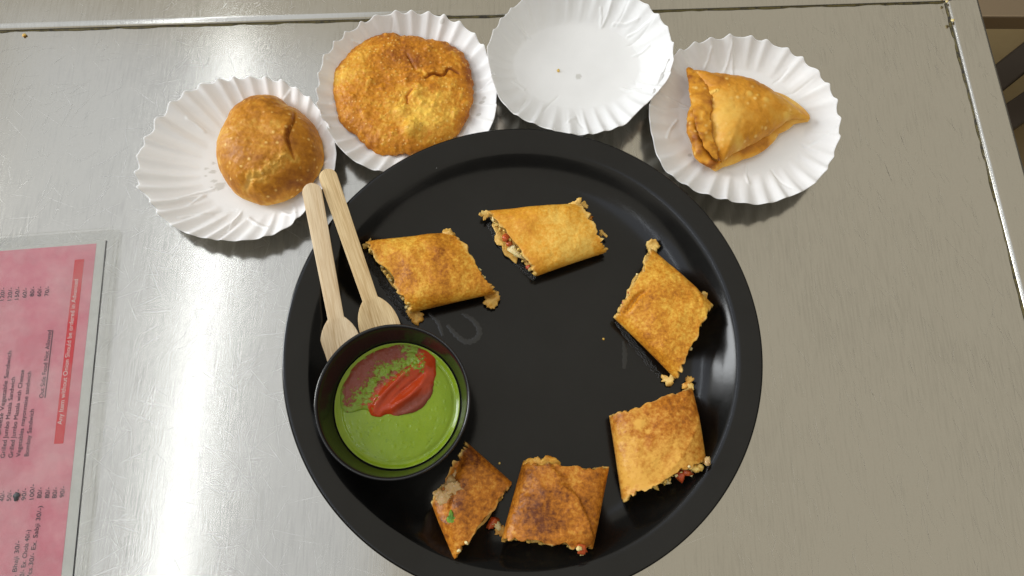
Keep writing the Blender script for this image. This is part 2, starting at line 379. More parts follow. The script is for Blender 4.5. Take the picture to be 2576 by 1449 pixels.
# hair scratches
V, F = [], []; random.seed(11)
for k in range(5200):
    x = random.uniform(-0.42, 0.36); y = random.uniform(-0.25, 0.40); z = 0.00006
    if x > 0.12: ang = math.radians(100 + random.gauss(0, 14)); L = random.uniform(0.004, 0.02)
    else: ang = math.radians(random.choice((2, 30, 95, 140, 75)) + random.gauss(0, 13)); L = random.uniform(0.004, 0.034)
    w = random.uniform(0.00004, 0.00014) * (1.3 if random.random() < 0.1 else 1)
    q = np.array([x, y]); rel = q - corner
    if rel @ ex > -0.004 or rel @ ey > -0.004: z = STEP + 0.00006
    if (0 < rel @ ex < 0.006) or (-0.004 < rel @ ey < 0.006) or rel @ ex > RW - 0.006 or rel @ ey > BW - 0.006: continue
    if z < 0.001:
        end = rel + np.array([math.cos(ang), math.sin(ang)]) * L; st0 = rel - np.array([math.cos(ang), math.sin(ang)]) * L
        if max(end @ ex, st0 @ ex) > -0.002 or max(end @ ey, st0 @ ey) > -0.002: continue
    else: L = min(L, 0.006)
    dx, dy = math.cos(ang), math.sin(ang); bend = random.gauss(0, 0.012) * L; i = len(V)
    V += [(x - dx * L / 2, y - dy * L / 2, z), (x - dy * (w + bend), y + dx * (w + bend), z), (x + dx * L / 2, y + dy * L / 2, z), (x - dy * (bend - w), y + dx * (bend - w), z)]
    F.append((i, i + 3, i + 2, i + 1))
keep(tag(mesh('surface_scratches', V, F, M['scratch'], smooth=False), kind='stuff'), tab)
for (a, b) in ((-0.03, -0.03), (-LX + 0.05, -0.03), (-0.03, -LY + 0.05), (-LX + 0.05, -LY + 0.05)):
    rect_prism('leg', [T(a - .02, b - .02), T(a + .02, b - .02), T(a + .02, b + .02), T(a - .02, b + .02)], FLOOR_Z, -0.0045, M['grey_metal'], tab)

# what shows past the table's edges
def beam(name, a, b, w, h, mat, parent=None):
    a, b = np.asarray(a, float), np.asarray(b, float); d = (b - a)[:2] / np.linalg.norm((b - a)[:2]); s = np.array([-d[1], d[0]]) * w / 2
    V = []
    for e in (a, b):
        V += [(*(e[:2] - s), e[2] - h / 2), (*(e[:2] + s), e[2] - h / 2), (*(e[:2] + s), e[2] + h / 2), (*(e[:2] - s), e[2] + h / 2)]
    F = [(0, 1, 2, 3), (7, 6, 5, 4)] + [(k, k + 4, (k + 1) % 4 + 4, (k + 1) % 4) for k in range(4)]
    o = mesh(name, V, F, mat, smooth=False); bv = o.modifiers.new('bevel', 'BEVEL'); bv.width = min(w, h) * 0.08; bv.segments = 2
    if parent: keep(o, parent)
    return o
def rail(pa, pb, z, w, label):
    a, b = P(*pa, z), P(*pb, z); d = (b - a); 
    e = empty('floor_rail', (*((a + b) / 2)[:2], FLOOR_Z), label, 'rail', 'dark steel rails of the stand beside the table')
    beam('bar', a, b, w, 0.05, M['dark_metal'], e)
    for t in (0.06, 0.94):
        p = a + d * t; beam('foot', (p[0] - .02, p[1], (FLOOR_Z + z - 0.025) / 2), (p[0] + .02, p[1], (FLOOR_Z + z - 0.025) / 2), 0.04, z - 0.025 - FLOOR_Z, M['dark_metal'], e)
rail((2440, 255), (2760, 0), -0.62, 0.042, 'dark steel rail by the table corner, the one nearer the back')
rail((2490, 330), (2800, 118), -0.62, 0.042, 'dark steel rail by the table corner, the one nearer the viewer')
ct_a, ct_b = P(2380, 22, -0.45), P(2900, 24, -0.45)
ctr = empty('low_stand', (*((ct_a + ct_b) / 2)[:2], FLOOR_Z), 'pale grey metal crossbar of a low stand behind the table corner', 'stand')
beam('crossbar', ct_a, ct_b, 0.05, 0.03, M['grey_metal'], ctr)
for p in (ct_a + np.array([0.0, 0, 0]), ct_b): beam('leg', (p[0] - .015, p[1], (FLOOR_Z - 0.465) / 2), (p[0] + .015, p[1], (FLOOR_Z - 0.465) / 2), 0.03, -0.465 - FLOOR_Z, M['grey_metal'], ctr)
o = rect_prism('brown_cabinet', [T(-LX, BW + 0.005), T(-0.795, BW + 0.005), T(-0.795, BW + 0.35), T(-LX, BW + 0.35)], FLOOR_Z, -0.02, M['brown_board'], bevel=0.003); tag(o, 'flat brown cabinet top just past the far left table edge', 'cabinet')
o = rect_prism('gap_block', [T(-0.79, BW + 0.005), T(-0.25, BW + 0.005), T(-0.25, BW + 0.35), T(-0.79, BW + 0.35)], FLOOR_Z, -0.06, M['gap_blot_black'], bevel=0.003); tag(o, 'black block standing in for the dark gap past the far edge', 'cabinet')  # solid black block put in for the dark gap behind the table

# ================================================================== laminated menu
mroot = empty('menu_card', P(120, 1000), 'pink printed menu card sealed in clear plastic with a red banner', 'menu')
def flat(name, px, z, mat, parent=mroot, thick=0.00012):
    q = Ps(px, 0.001); V = [(*p[:2], z - thick) for p in q] + [(*p[:2], z) for p in q]; k = len(q)
    F = [tuple(range(k))[::-1], tuple(range(k, 2 * k))] + [(i, (i + 1) % k, (i + 1) % k + k, i + k) for i in range(k)]
    ar = sum(q[i][0] * q[(i + 1) % k][1] - q[(i + 1) % k][0] * q[i][1] for i in range(k))
    if ar < 0: F = [f[::-1] for f in F]
    return keep(mesh(name, V, F, mat, smooth=False), parent)
def ext(p, q, t): return (p[0] + (q[0] - p[0]) * t, p[1] + (q[1] - p[1]) * t)
flat('paper_sheet', [(-420, 660), (266, 603), (182, 1449), (133, 1942), (-560, 2040)], 0.0010, M['card'])
flat('pink_panel', [(-400, 663), (243, 613), (201, 1006), (154, 1449), (112, 1880), (-530, 1980)], 0.0012, M['pink'])
ban = flat('red_banner', [(189, 654), (212.6, 652.5), (160, 1115.6), (136.6, 1117)], 0.0014, M['red'])
cr = [(289 + 14 * math.cos(a), 590 - 16 * math.sin(a)) for a in np.linspace(math.pi / 2, -0.1, 7)]
flat('laminate_sheet', [(-440, 628)] + cr + [(220, 1449), (165, 2000), (-600, 2110)], 0.0021, M['laminate'], thick=0.0004)
flat('laminate_seam', [(291, 598), (294, 598), (212, 1449), (209, 1449)], 0.00245, M['laminate'], thick=0.0003)
def text(body, p0, p1, mat, z=0.0016, parent=mroot, name='printed_text'):
    cu = bpy.data.curves.new('t', 'FONT'); cu.body = body; cu.size = 1
    tmp = bpy.data.objects.new('t', cu); S.collection.objects.link(tmp); bpy.context.view_layer.update()
    me = bpy.data.meshes.new_from_object(tmp.evaluated_get(bpy.context.evaluated_depsgraph_get()))
    bpy.data.objects.remove(tmp); bpy.data.curves.remove(cu)
    xs = np.array([v.co.x for v in me.vertices]); a, b = P(*p0, 0.001), P(*p1, 0.001); d = b - a; L = np.linalg.norm(d[:2]); s = L / (xs.max() - xs.min())
    d = d[:2] / L; nx = np.array([-d[1], d[0]])
    hs = TXT_H / 0.70 if name == 'printed_text' else s
    for v in me.vertices:
        q = a[:2] + d * (v.co.x - xs.min()) * s + nx * v.co.y * hs; v.co = (q[0], q[1], z)
    me.name = name; me.materials.clear(); me.materials.append(mat); o = link(bpy.data.objects.new(name, me)); return keep(o, parent)
TXT_H = 10.5 / 4000
for x, y0, y1, b in ((13, 756, 724, '120/-'), (32, 756, 724, '120/-'), (50, 753.5, 722, '150/-'), (69, 749.5, 725, '60/-'), (88, 746, 721.6, '80/-'), (106, 746, 721.6, '60/-'), (125, 745, 720.7, '70/-')):
    text(b, (x - 2, y0), (x + 1, y1), M['ink'])
for p0, p1, b in (((-6, 1158), (31, 883), 'Paneer Cheese Vegetable Sandwich'), ((13, 1152), (40, 949), 'Grilled Jumbo Masala Sandwich'), ((33, 1151), (62.5, 931), 'Grilled Jumbo Masala with Cheese'),
                  ((52, 1149), (80.6, 935), 'Vegetables mayonnaise sandwich'), ((73, 1147.6), (87, 1030), 'Bombay Sandwich'), ((110, 1001), (131, 831), 'Out Side Food Not Allowed')):
    text(b, p0, p1, M['ink'])
flat('underline', [(113.5, 1001), (115, 1001), (135, 831), (133.5, 831)], 0.0016, M['ink'])
text('Any Item without Onion Should be ordered in Advanced', (157, 1068), (198, 703), M['white_ink'], parent=ban, name='banner_text')
for x, y0, y1, b in ((13, 1261, 1235, '40/-'), (31, 1260, 1233, '50/-'), (50, 1259, 1231, '60/-'), (68, 1258, 1228, '90/-'), (88, 1256, 1218, '100/-'), (107, 1253, 1226, '80/-'), (126.6, 1253, 1226, '80/-'), (145, 1253, 1226, '80/-'), (164, 1251, 1223, '90/-')):
    text(b, (x - 2, y0), (x + 1, y1), M['ink'])
for p0, p1, b in (((40, 1470), (52, 1360), 'Ex. Bhaji 30/-'), ((55, 1500), (78, 1333), '2 Pcs. 30/- Ex. Chola 40/-)'), ((76, 1472), (108, 1273), '2 Pcs.30/- Ex. Sabji 30/-)')):
    text(b, p0, p1, M['ink'])
c = P(44, 1250, 0.001); 
polar_solid('ink_blot', [(c[0] + .0018 * math.cos(a) * (1 + .3 * math.sin(3 * a)), c[1] + .0026 * math.sin(a)) for a in np.linspace(0, 6.28, 14)[:-1]], M['gap_blot_black'], lambda X, Y, R: 0.0027 - 0.0004 * R, lambda X, Y, R: 0 * X + 0.00215, mroot, 24, 6)

# ================================================================== paper plates
def paper_plate(rim_px, base_px, zr, nfl, seed, label, amp=1.0, grease=(), creases=10, zoff=None):
    n, nr = 30 * nfl // 2 * 2, 66
    rimw = Ps(rim_px, zr); c, a, rr = closed_outline(rimw, n)
    for _ in range(60): rr = (np.roll(rr, 1) + rr + np.roll(rr, -1)) / 3
    bc = P(base_px[0], base_px[1], 0.0008); b2 = P(base_px[0] + base_px[2], base_px[1], 0.0008); b3 = P(base_px[0], base_px[1] + base_px[3], 0.0008)
    rbx, rby = np.linalg.norm(b2 - bc), np.linalg.norm(b3 - bc)
    R = np.random.default_rng(seed)
    ph = nfl * a + 0.9 * vnoise(np.cos(a) * 3, np.sin(a) * 3, seed=seed) + 0.8 * vnoise(np.cos(a) * 9, np.sin(a) * 9, seed=seed + 5)
    am = 1 + 0.38 * vnoise(np.cos(a) * 7, np.sin(a) * 7, seed=seed + 9)
    rx, ry = c[0] + np.cos(a) * rr, c[1] + np.sin(a) * rr
    bx, by = bc[0] + np.cos(a) * rbx, bc[1] + np.sin(a) * rby
    V, G = [], []
    t0 = 0.40
    kk = np.linspace(0, 1, nr)
    for t in kk:
        if t <= t0:      # flat base
            s = t / t0; x = bc[0] + (bx - bc[0]) * s; y = bc[1] + (by - bc[1]) * s; z = np.full(n, 0.0008) + 0.0007 * s ** 6
        else:
            s = (t - t0) / (1 - t0); x = bx + (rx - bx) * s; y = by + (ry - by) * s
            z = 0.0015 + (zr - 0.0015) * (0.25 * s + 0.75 * s ** 1.5)
            fl = np.cos(ph + 0.9 * s + 0.35 * np.sin(ph + 0.9 * s)); fl = fl * (1 + 0.25 * vnoise(np.cos(a) * 16, np.sin(a) * 16, seed=seed + 2))
            g = s ** 0.9
            z = z + 0.0021 * amp * am * g * fl
            dx, dy = np.cos(a), np.sin(a)
            x = x + dx * 0.0004 * amp * am * s ** 2 * fl; y = y + dy * 0.0004 * amp * am * s ** 2 * fl
            z = z + 0.0012 * s * vnoise(np.cos(a) * 2.2 + 4, np.sin(a) * 2.2, seed=seed + 3)
        z = z + 0.0002 * vnoise(x, y, sc=60, seed=seed) * (1 if t > 0.1 else t * 10) + 0.00015
        V.append(np.stack([x, y, z], -1))
    V = np.array(V); X, Y = V[..., 0].copy(), V[..., 1].copy()
    for _ in range(creases):     # pinched wrinkles low on the wall
        th = R.uniform(0, 2 * np.pi); j = int((th + np.pi) / (2 * np.pi) * n) % n; s = R.uniform(0.42, 0.72); i = int(s * nr)
        p = V[i, j]; L = R.uniform(0.004, 0.011); an = th + R.normal(0, 0.5)
        q = np.array([[p[0] - math.cos(an) * L, p[1] - math.sin(an) * L], [p[0] + math.sin(an) * L * .12, p[1] - math.cos(an) * L * .12], [p[0] + math.cos(an) * L, p[1] + math.sin(an) * L]])
        V[..., 2] += 0.0009 * np.exp(-(pdist(X, Y, q)[0] / 0.0009) ** 2) * R.choice((1, 1, -0.6)) * sstep(0.1, 0.4, kk)[:, None]
    if zoff is not None: V[..., 2] += zoff(X, Y) * kk[:, None]
    g = np.zeros(X.shape)
    for gx, gy, r in grease:
        p = P(gx, gy, 0.001); d = np.hypot((X - p[0]) * 1.0, (Y - p[1]) * 1.25) / (r / 4000)
        g = np.maximum(g, 0.5 * (1 - sstep(0.75, 1.05, d + 0.25 * vnoise(X, Y, sc=700, seed=seed))))
    VV = np.concatenate([V.reshape(-1, 3), [[bc[0], bc[1], 0.00095]]]); F = grid_faces(nr, n, flip=True)[n:]
    F += [(n + k, n + (k + 1) % n, nr * n) for k in range(n)]
    o = mesh('paper_plate', VV, F, M['paper'], None, {'grease': np.append(g.ravel(), 0)})
    so = o.modifiers.new('thickness', 'SOLIDIFY'); so.thickness = 0.00045; so.offset = 1 if o.data.polygons[0].normal.z < 0 else -1
    so.offset = 0
    return tag(o, label, 'plate', 'fluted white paper plates along the back')
R1 = [(85, 830), (120, 640), (180, 540), (320, 355), (520, 210), (640, 165), (770, 135), (880, 120), (1060, 120), (1180, 145), (1290, 185), (1390, 250), (1470, 320), (1530, 420), (1585, 510), (1615, 600), (1630, 700), (1610, 830), (1520, 1000), (1380, 1160), (1240, 1280), (1090, 1340), (950, 1375), (800, 1380), (660, 1365), (520, 1335), (390, 1280), (270, 1190), (190, 1060), (90, 945)]
R1 = [(x * .3255 + 314.5, y * .3255 + 157.2) for x, y in R1]
R2 = [(796, 237), (800, 275), (812, 300), (830, 337), (860, 378), (892, 405), (925, 422), (957, 431), (1010, 436), (1060, 434), (1120, 420), (1180, 385), (1225, 335), (1240, 308), (1249, 249), (1249, 219), (1240, 170), (1220, 122), (1200, 95), (1175, 72), (1130, 48), (1080, 34), (1031, 30), (990, 32), (957, 38), (900, 65), (857, 98), (830, 125), (812, 154), (800, 195)]
R3 = [(1226, 122), (1236, 90), (1258, 55), (1285, 24), (1312, 0), (1360, -26), (1410, -40), (1460, -46), (1510, -42), (1560, -28), (1613, 0), (1637, 19), (1662, 44), (1681, 72), (1692, 102), (1696, 130), (1693, 158), (1681, 197), (1664, 219), (1632, 255), (1601, 284), (1574, 312), (1528, 328), (1482, 337), (1440, 337), (1397, 332), (1353, 316), (1309, 297), (1282, 278), (1256, 248), (1240, 205), (1230, 160)]
R4 = [(1633, 271), (1635, 314), (1643, 353), (1653, 392), (1675, 431), (1711, 457), (1750, 481), (1796, 496), (1845, 507), (1890, 514), (1936, 512), (1975, 499), (2017, 483), (2050, 460), (2076, 432), (2095, 398), (2107, 366), (2113, 323), (2108, 284), (2099, 245), (2059, 187), (2020, 148), (1978, 122), (1929, 102), (1880, 92), (1838, 89), (1799, 94), (1760, 104), (1718, 122), (1692, 139), (1662, 190), (1643, 230)]
Z1 = lambda x, y: (x * .3255 + 314.5, y * .3255 + 157.2)
Z2 = lambda x, y: (x * .2951 + 779.8, y * .2951 + 12.6)
Z4 = lambda x, y: (x * .32556 + 1603.7, y * .32556 + 62.9)
paper_plate(R1, (650, 420, 142, 122), 0.017, 32, 21, 'fluted white paper plate under the round bun-like kachori, leftmost of the plates', 0.85,
            [(*Z1(735, 955), 16), (*Z1(685, 845), 8), (*Z1(630, 825), 6), (*Z1(685, 780), 7), (*Z1(625, 880), 4), (*Z1(690, 920), 8), (*Z1(655, 850), 4), (*Z1(675, 965), 4)], 14)
paper_plate(R2, (1032, 240, 150, 128), 0.018, 32, 33, 'fluted white paper plate under the big flat fried kachori', 0.8,
            [(*Z2(815, 165), 9), (*Z2(1040, 180), 6), (*Z2(1150, 180), 7), (*Z2(1145, 255), 7), (*Z2(1470, 870), 9), (*Z2(1440, 970), 8), (*Z2(1490, 840), 6)], 6)
c3 = P(1460, 150)
paper_plate(R3, (1450, 165, 158, 108), 0.022, 33, 46, 'empty fluted white paper plate, the only one with no food', 0.6, [(1386, 210, 2.5), (1392, 210, 2.5), (1455, 193, 10)], 16)
paper_plate(R4, (1865, 305, 158, 132), 0.018, 31, 58, 'fluted white paper plate under the triangular samosa', 0.8, [(*Z4(400, 1015), 7), (*Z4(445, 1005), 4), (*Z4(1520, 770), 3)], 12)

# ================================================================== black plate
pc0 = np.array([P(703, 940, .023), P(1924, 930, .023)]).mean(0)
PR = 0.5 * np.linalg.norm(P(703, 940, .023) - P(1924, 930, .023))
FZ = 0.004
pcx = (pc0[0], P(1313, 323, .023)[1] - PR)
prof = [(0.0005, 0.0012), (PR * .60, 0.0012), (PR * .62, 0.0), (PR * .65, 0.0), (PR * .66, 0.0014), (PR * .80, 0.0085), (PR * .885, 0.0175), (PR * .96, 0.0192), (PR * .992, 0.0196), (PR * .9985, 0.0204), (PR, 0.0215), (PR * .9985, 0.0230), (PR * .994, 0.0238),
        (PR * .988, 0.0240), (PR * .978, 0.0237), (PR * .95, 0.0229), (PR * .915, 0.0219), (PR * .902, 0.0214), (PR * .893, 0.0207), (PR * .882, 0.0193), (PR * .865, 0.0172), (PR * .85, 0.0150), (PR * .83, 0.0125), (PR * .80, 0.0095), (PR * .765, 0.0070), (PR * .725, 0.0053), (PR * .68, 0.0044), (PR * .63, FZ + 0.0001), (PR * .57, FZ), (PR * .3, FZ - 0.0001), (0.0005, FZ - 0.0001)]
plate = lathe('black_plate', prof, pcx, M['plate'], n=320); tag(plate, 'large round black dinner plate with a wide flat rim', 'plate')
def floor_z(x, y):
    r = np.hypot(x - pcx[0], y - pcx[1]) / PR
    pr = [(b / PR, z) for b, z in prof[14:]][::-1]
    return np.interp(r, [q[0] for q in pr], [q[1] for q in pr])

# ================================================================== bowl, chutney, ketchup
BZ = 0.044
bl, br_, bt, bb = P(792, 1012, BZ), P(1181, 1012, BZ), P(986, 812, BZ), P(986, 1213, BZ)
bc = ((bl[0] + br_[0]) / 2, (bt[1] + bb[1]) / 2); BR = 0.25 * ((br_[0] - bl[0]) + (bt[1] - bb[1]))
b0 = FZ + 0.0003
bprof = [(0.0005, b0 + .0012), (BR * .50, b0 + .0012), (BR * .52, b0), (BR * .57, b0), (BR * .63, b0 + .0015), (BR * .74, b0 + .008), (BR * .85, b0 + .018), (BR * .925, b0 + .029), (BR * .962, BZ - .0045), (BR * .985, BZ - .0032), (BR * .9995, BZ - .0016), (BR * .998, BZ - .0004), (BR * .985, BZ), (BR * .968, BZ - .0003), (BR * .951, BZ - .0016),
         (BR * .935, BZ - .005), (BR * .905, b0 + .030), (BR * .86, b0 + .023), (BR * .80, b0 + .016), (BR * .70, b0 + .0085), (BR * .58, b0 + .004), (BR * .4, b0 + .0028), (0.0005, b0 + .0026)]
bowl = lathe('black_bowl', bprof, bc, M['bowl'], n=240); tag(bowl, 'small round black bowl of sauce standing on the plate', 'bowl')
CZ = b0 + 0.0205
ZB = lambda x, y: (x * .3039 + 754.7, y * .3039 + 786.1)
CRr = BR * .834
circ = [(bc[0] + CRr * math.cos(a), bc[1] + CRr * math.sin(a)) for a in np.linspace(0, 2 * np.pi, 60, endpoint=False)]
bub = [(rng.uniform(-1, 1) * CRr, rng.uniform(-1, 1) * CRr, rng.uniform(.0002, .0006), rng.choice((1, -1, 1))) for _ in range(220)]
def chz(X, Y, R):
    z = CZ + 0.0011 * sstep(0.93, 1.0, R) + 0.00015 * fbm(X, Y, sc=50, seed=4) - 0.0003 * np.exp(-((R - 0.90) / 0.03) ** 2)
    for x, y, r, s in bub: z = z + s * 0.00035 * np.exp(-((X - bc[0] - x) ** 2 + (Y - bc[1] - y) ** 2) / r ** 2)
    return z
tag(polar_solid('green_chutney', circ, M['chutney'], chz, lambda X, Y, R: np.full(X.shape, CZ - 0.004), None, 200, 90), 'thick green chutney filling the small black bowl', 'sauce')
KO = [(335, 740), (340, 650), (400, 520), (480, 420), (580, 340), (680, 295), (790, 262), (900, 262), (1000, 290), (1085, 335), (1118, 420), (1122, 500), (1112, 580), (1085, 680), (1050, 745), (980, 800), (850, 845), (720, 850), (612, 858), (540, 800), (470, 815), (420, 828), (350, 800)]
KO = Ps([ZB(*p) for p in KO], CZ)
ridges = [([(605, 850), (640, 760), (720, 660), (800, 580), (870, 510), (900, 480)], 0.0021, .0021), ([(690, 830), (800, 770), (920, 690), (1000, 610), (1050, 540)], 0.0020, .0022), ([(760, 740), (850, 650), (960, 560), (1040, 490)], -0.0012, .0012), ([(860, 840), (960, 790), (1040, 730), (1090, 640)], 0.0012, .0016), ([(880, 500), (960, 470), (1050, 450), (1090, 470)], 0.0016, .0028)]
ridges = [(spline(Ps([ZB(*p) for p in r], CZ)[:, :2], 5), h, w) for r, h, w in ridges]
redc = Ps([ZB(600, 850), ZB(720, 720), ZB(860, 620), ZB(980, 560), ZB(1080, 400)], CZ)[:, :2]
GB = Ps([ZB(930, 300), ZB(960, 400), ZB(840, 460), ZB(690, 500), ZB(640, 560), ZB(570, 640), ZB(500, 740), ZB(440, 800)], CZ)[:, :2]
def redmask(X, Y): return 1 - sstep(0.006, 0.0115, pdist(X, Y, redc)[0])
def kz(X, Y, R):
    z = CZ + 0.0012 * np.sqrt(np.clip(1 - R ** 4, 0, 1)) + 0.0003 * fbm(X, Y, sc=160, seed=8) + 0.0001
    m = redmask(X, Y)
    z = z + m * 0.0012 * (1 - R ** 6)
    for r, h, w in ridges:
        d, s, al = pdist(X, Y, r); z = z + h * np.exp(-(d / w) ** 2) * np.clip(np.sin(np.pi * (0.1 + 0.8 * al)), 0, 1) * (1 - 0.6 * R ** 8)
    g = np.exp(-(pdist(X, Y, GB)[0] / 0.0045) ** 2)
    return z + g * 0.0012 * np.abs(fbm(X, Y, sc=420, seed=2, n=2)) * (1 - R ** 4)
def kgreen(x, y, z):
    d = pdist(x, y, GB)[0]; return np.clip(1.0 - d / 0.0125 + 0.25 * fbm(x, y, sc=240, seed=12) + 0.75 * np.exp(-(pdist(x, y, np.concatenate([KO[-4:], KO[:6]]))[0] / 0.0016) ** 2), 0, 1)
tag(polar_solid('red_ketchup', KO, M['ketchup'], kz, lambda X, Y, R: np.full(X.shape, CZ - 0.0008), None, 200, 80, {'green': kgreen, 'dull_sheen': lambda x, y, z: 1 - redmask(x, y)}, jag=0.0006, jagsc=260, seed=5), 'glossy red ketchup swirl floating on the green chutney', 'sauce')

# ================================================================== wooden spoons
def spoon(p_end, p_neck, z_end, z_neck, w_end, w_neck, headw, headl, label, mat, seed):
    a, b = P(*p_end, z_end), P(*p_neck, z_neck); ax = (b - a); L = np.linalg.norm(ax); ax /= L
    sd = np.cross(ax, [0, 0, 1]); sd /= np.linalg.norm(sd); up = np.cross(sd, ax)
    r = w_end / 2; st_ = []
    for t in np.linspace(0, 1, 9): st_.append((r * (1 - math.cos(t * math.pi / 2)), r * max(math.sin(t * math.pi / 2), 0.05)))
    for t in np.linspace(0.05, 1, 14): st_.append((r + (L - r) * t, (w_end + (w_neck - w_end) * t) / 2))
    for t in np.linspace(0, 1, 34)[1:]:
        s = L + headl * t; hw = headw / 2
        el = hw * math.sqrt(max(1 - ((t - 0.49) / 0.51) ** 2, 0.0)); nk = w_neck / 2 * max(1 - t / 0.35, 0) ** 0.5
        w = max((nk ** 4 + el ** 4) ** 0.25, 0.0004)
        st_.append((s, w))
    m = 9; V = []; th = 0.0015
    for top in (1, 0):
        for s, w in st_:
            for k in range(m):
                v = -1 + 2 * k / (m - 1)
                dish = 0.0 if s < L else -0.0022 * math.sin(math.pi * min((s - L) / headl, 1)) * (1 - v * v)
                q = a + ax * s + sd * v * w + up * (dish + (th / 2 if top else -th / 2) * (0.7 if abs(v) == 1 else 1))
                V.append(q)
    ns = len(st_); F = grid_faces(ns, m, False) + grid_faces(ns, m, False, ns * m, True)
    rim = [k for k in range(m)] + [r_ * m + m - 1 for r_ in range(1, ns)] + [(ns - 1) * m + k for k in range(m - 2, -1, -1)] + [r_ * m for r_ in range(ns - 2, 0, -1)]
    for i in range(len(rim)):
        p, q = rim[i], rim[(i + 1) % len(rim)]; F.append((p, q, q + ns * m, p + ns * m)[::-1])
    V = np.array(V); c = V.mean(0); ang = math.atan2(ax[1], ax[0]) - math.pi / 2
    Rm = Matrix.Rotation(ang, 3, 'Z'); Ri = np.array(Rm.inverted())
    o = mesh('wooden_spoon', (V - c) @ Ri.T, F, mat, recalc=True); o.location = [float(q) for q in c]; o.rotation_euler = (0, 0, ang)
    bm_ = o.modifiers.new('bevel', 'BEVEL'); bm_.width = 0.0003; bm_.segments = 2; bm_.limit_method = 'ANGLE'
    return tag(o, label, 'spoon', 'wooden spoons leaning on the black plate')
spoon((781, 461), (845, 800), 0.0375, 0.0180, 0.0122, 0.0100, 0.0255, 0.040, 'paler wooden spoon, the left one of the pair beside the sauce bowl', M['wood'], 1)
spoon((819, 426), (931, 752), 0.0365, 0.0180, 0.0116, 0.0098, 0.0255, 0.040, 'yellower wooden spoon reaching farther back, the right one of the pair', M['wood2'], 2)

# ================================================================== griddled roll pieces
def lump(name, p, r, mat, parent, seed, flatz=0.8, el=1.0):
    nl, na = 7, 10; V = []; R = np.random.default_rng(seed); yaw = R.uniform(0, 6.28)
    for i in range(nl):
        f = math.pi * (0.06 + 0.88 * i / (nl - 1))
        for k in range(na):
            t = 2 * math.pi * k / na; V.append((math.sin(f) * math.cos(t) * el, math.sin(f) * math.sin(t) / el, math.cos(f) * flatz))
    V = np.array(V); d = 1 + 0.5 * vnoise(V[:, 0], V[:, 1], V[:, 2], 2.1, seed) + 0.3 * vnoise(V[:, 0], V[:, 1], V[:, 2], 4.5, seed + 1)
    V = V * d[:, None] * r; cy, sy = math.cos(yaw), math.sin(yaw)
    V = V @ np.array([[cy, sy, 0], [-sy, cy, 0], [0, 0, 1]]) + p
    F = grid_faces(nl, na, flip=True) + [tuple(range(na)), tuple(range((nl - 1) * na, nl * na))[::-1]]
    o = mesh(name, V, F, mat, recalc=True); keep(o, parent); return o
def flake(px, z, th, mat, parent, seed, name='torn_flap', curl=0.002, tone=0.3, edge=0.8, jag=0.0010):
    o = Ps(px, z); R = np.random.default_rng(seed)
    top = lambda X, Y, Rh: z + 0.75 * th * np.sqrt(np.clip(1 - Rh ** 6, 0, 1)) + curl * fbm(X, Y, sc=130, seed=seed, n=2) + 0.0004 * fbm(X, Y, sc=500, seed=seed)
    bot = lambda X, Y, Rh: z + curl * fbm(X, Y, sc=130, seed=seed, n=2) - 0.0002
    return polar_solid(name, o, mat, top, bot, parent, 64, 12, {'tone': lambda x, y, zz: tone + 0.3 * fbm(x, y, sc=180, seed=seed), 'edge': lambda x, y, zz: np.clip(edge + 0.3 * fbm(x, y, sc=300, seed=seed + 1), 0, 1)}, jag=jag, jagsc=620, seed=seed, smooth=False)
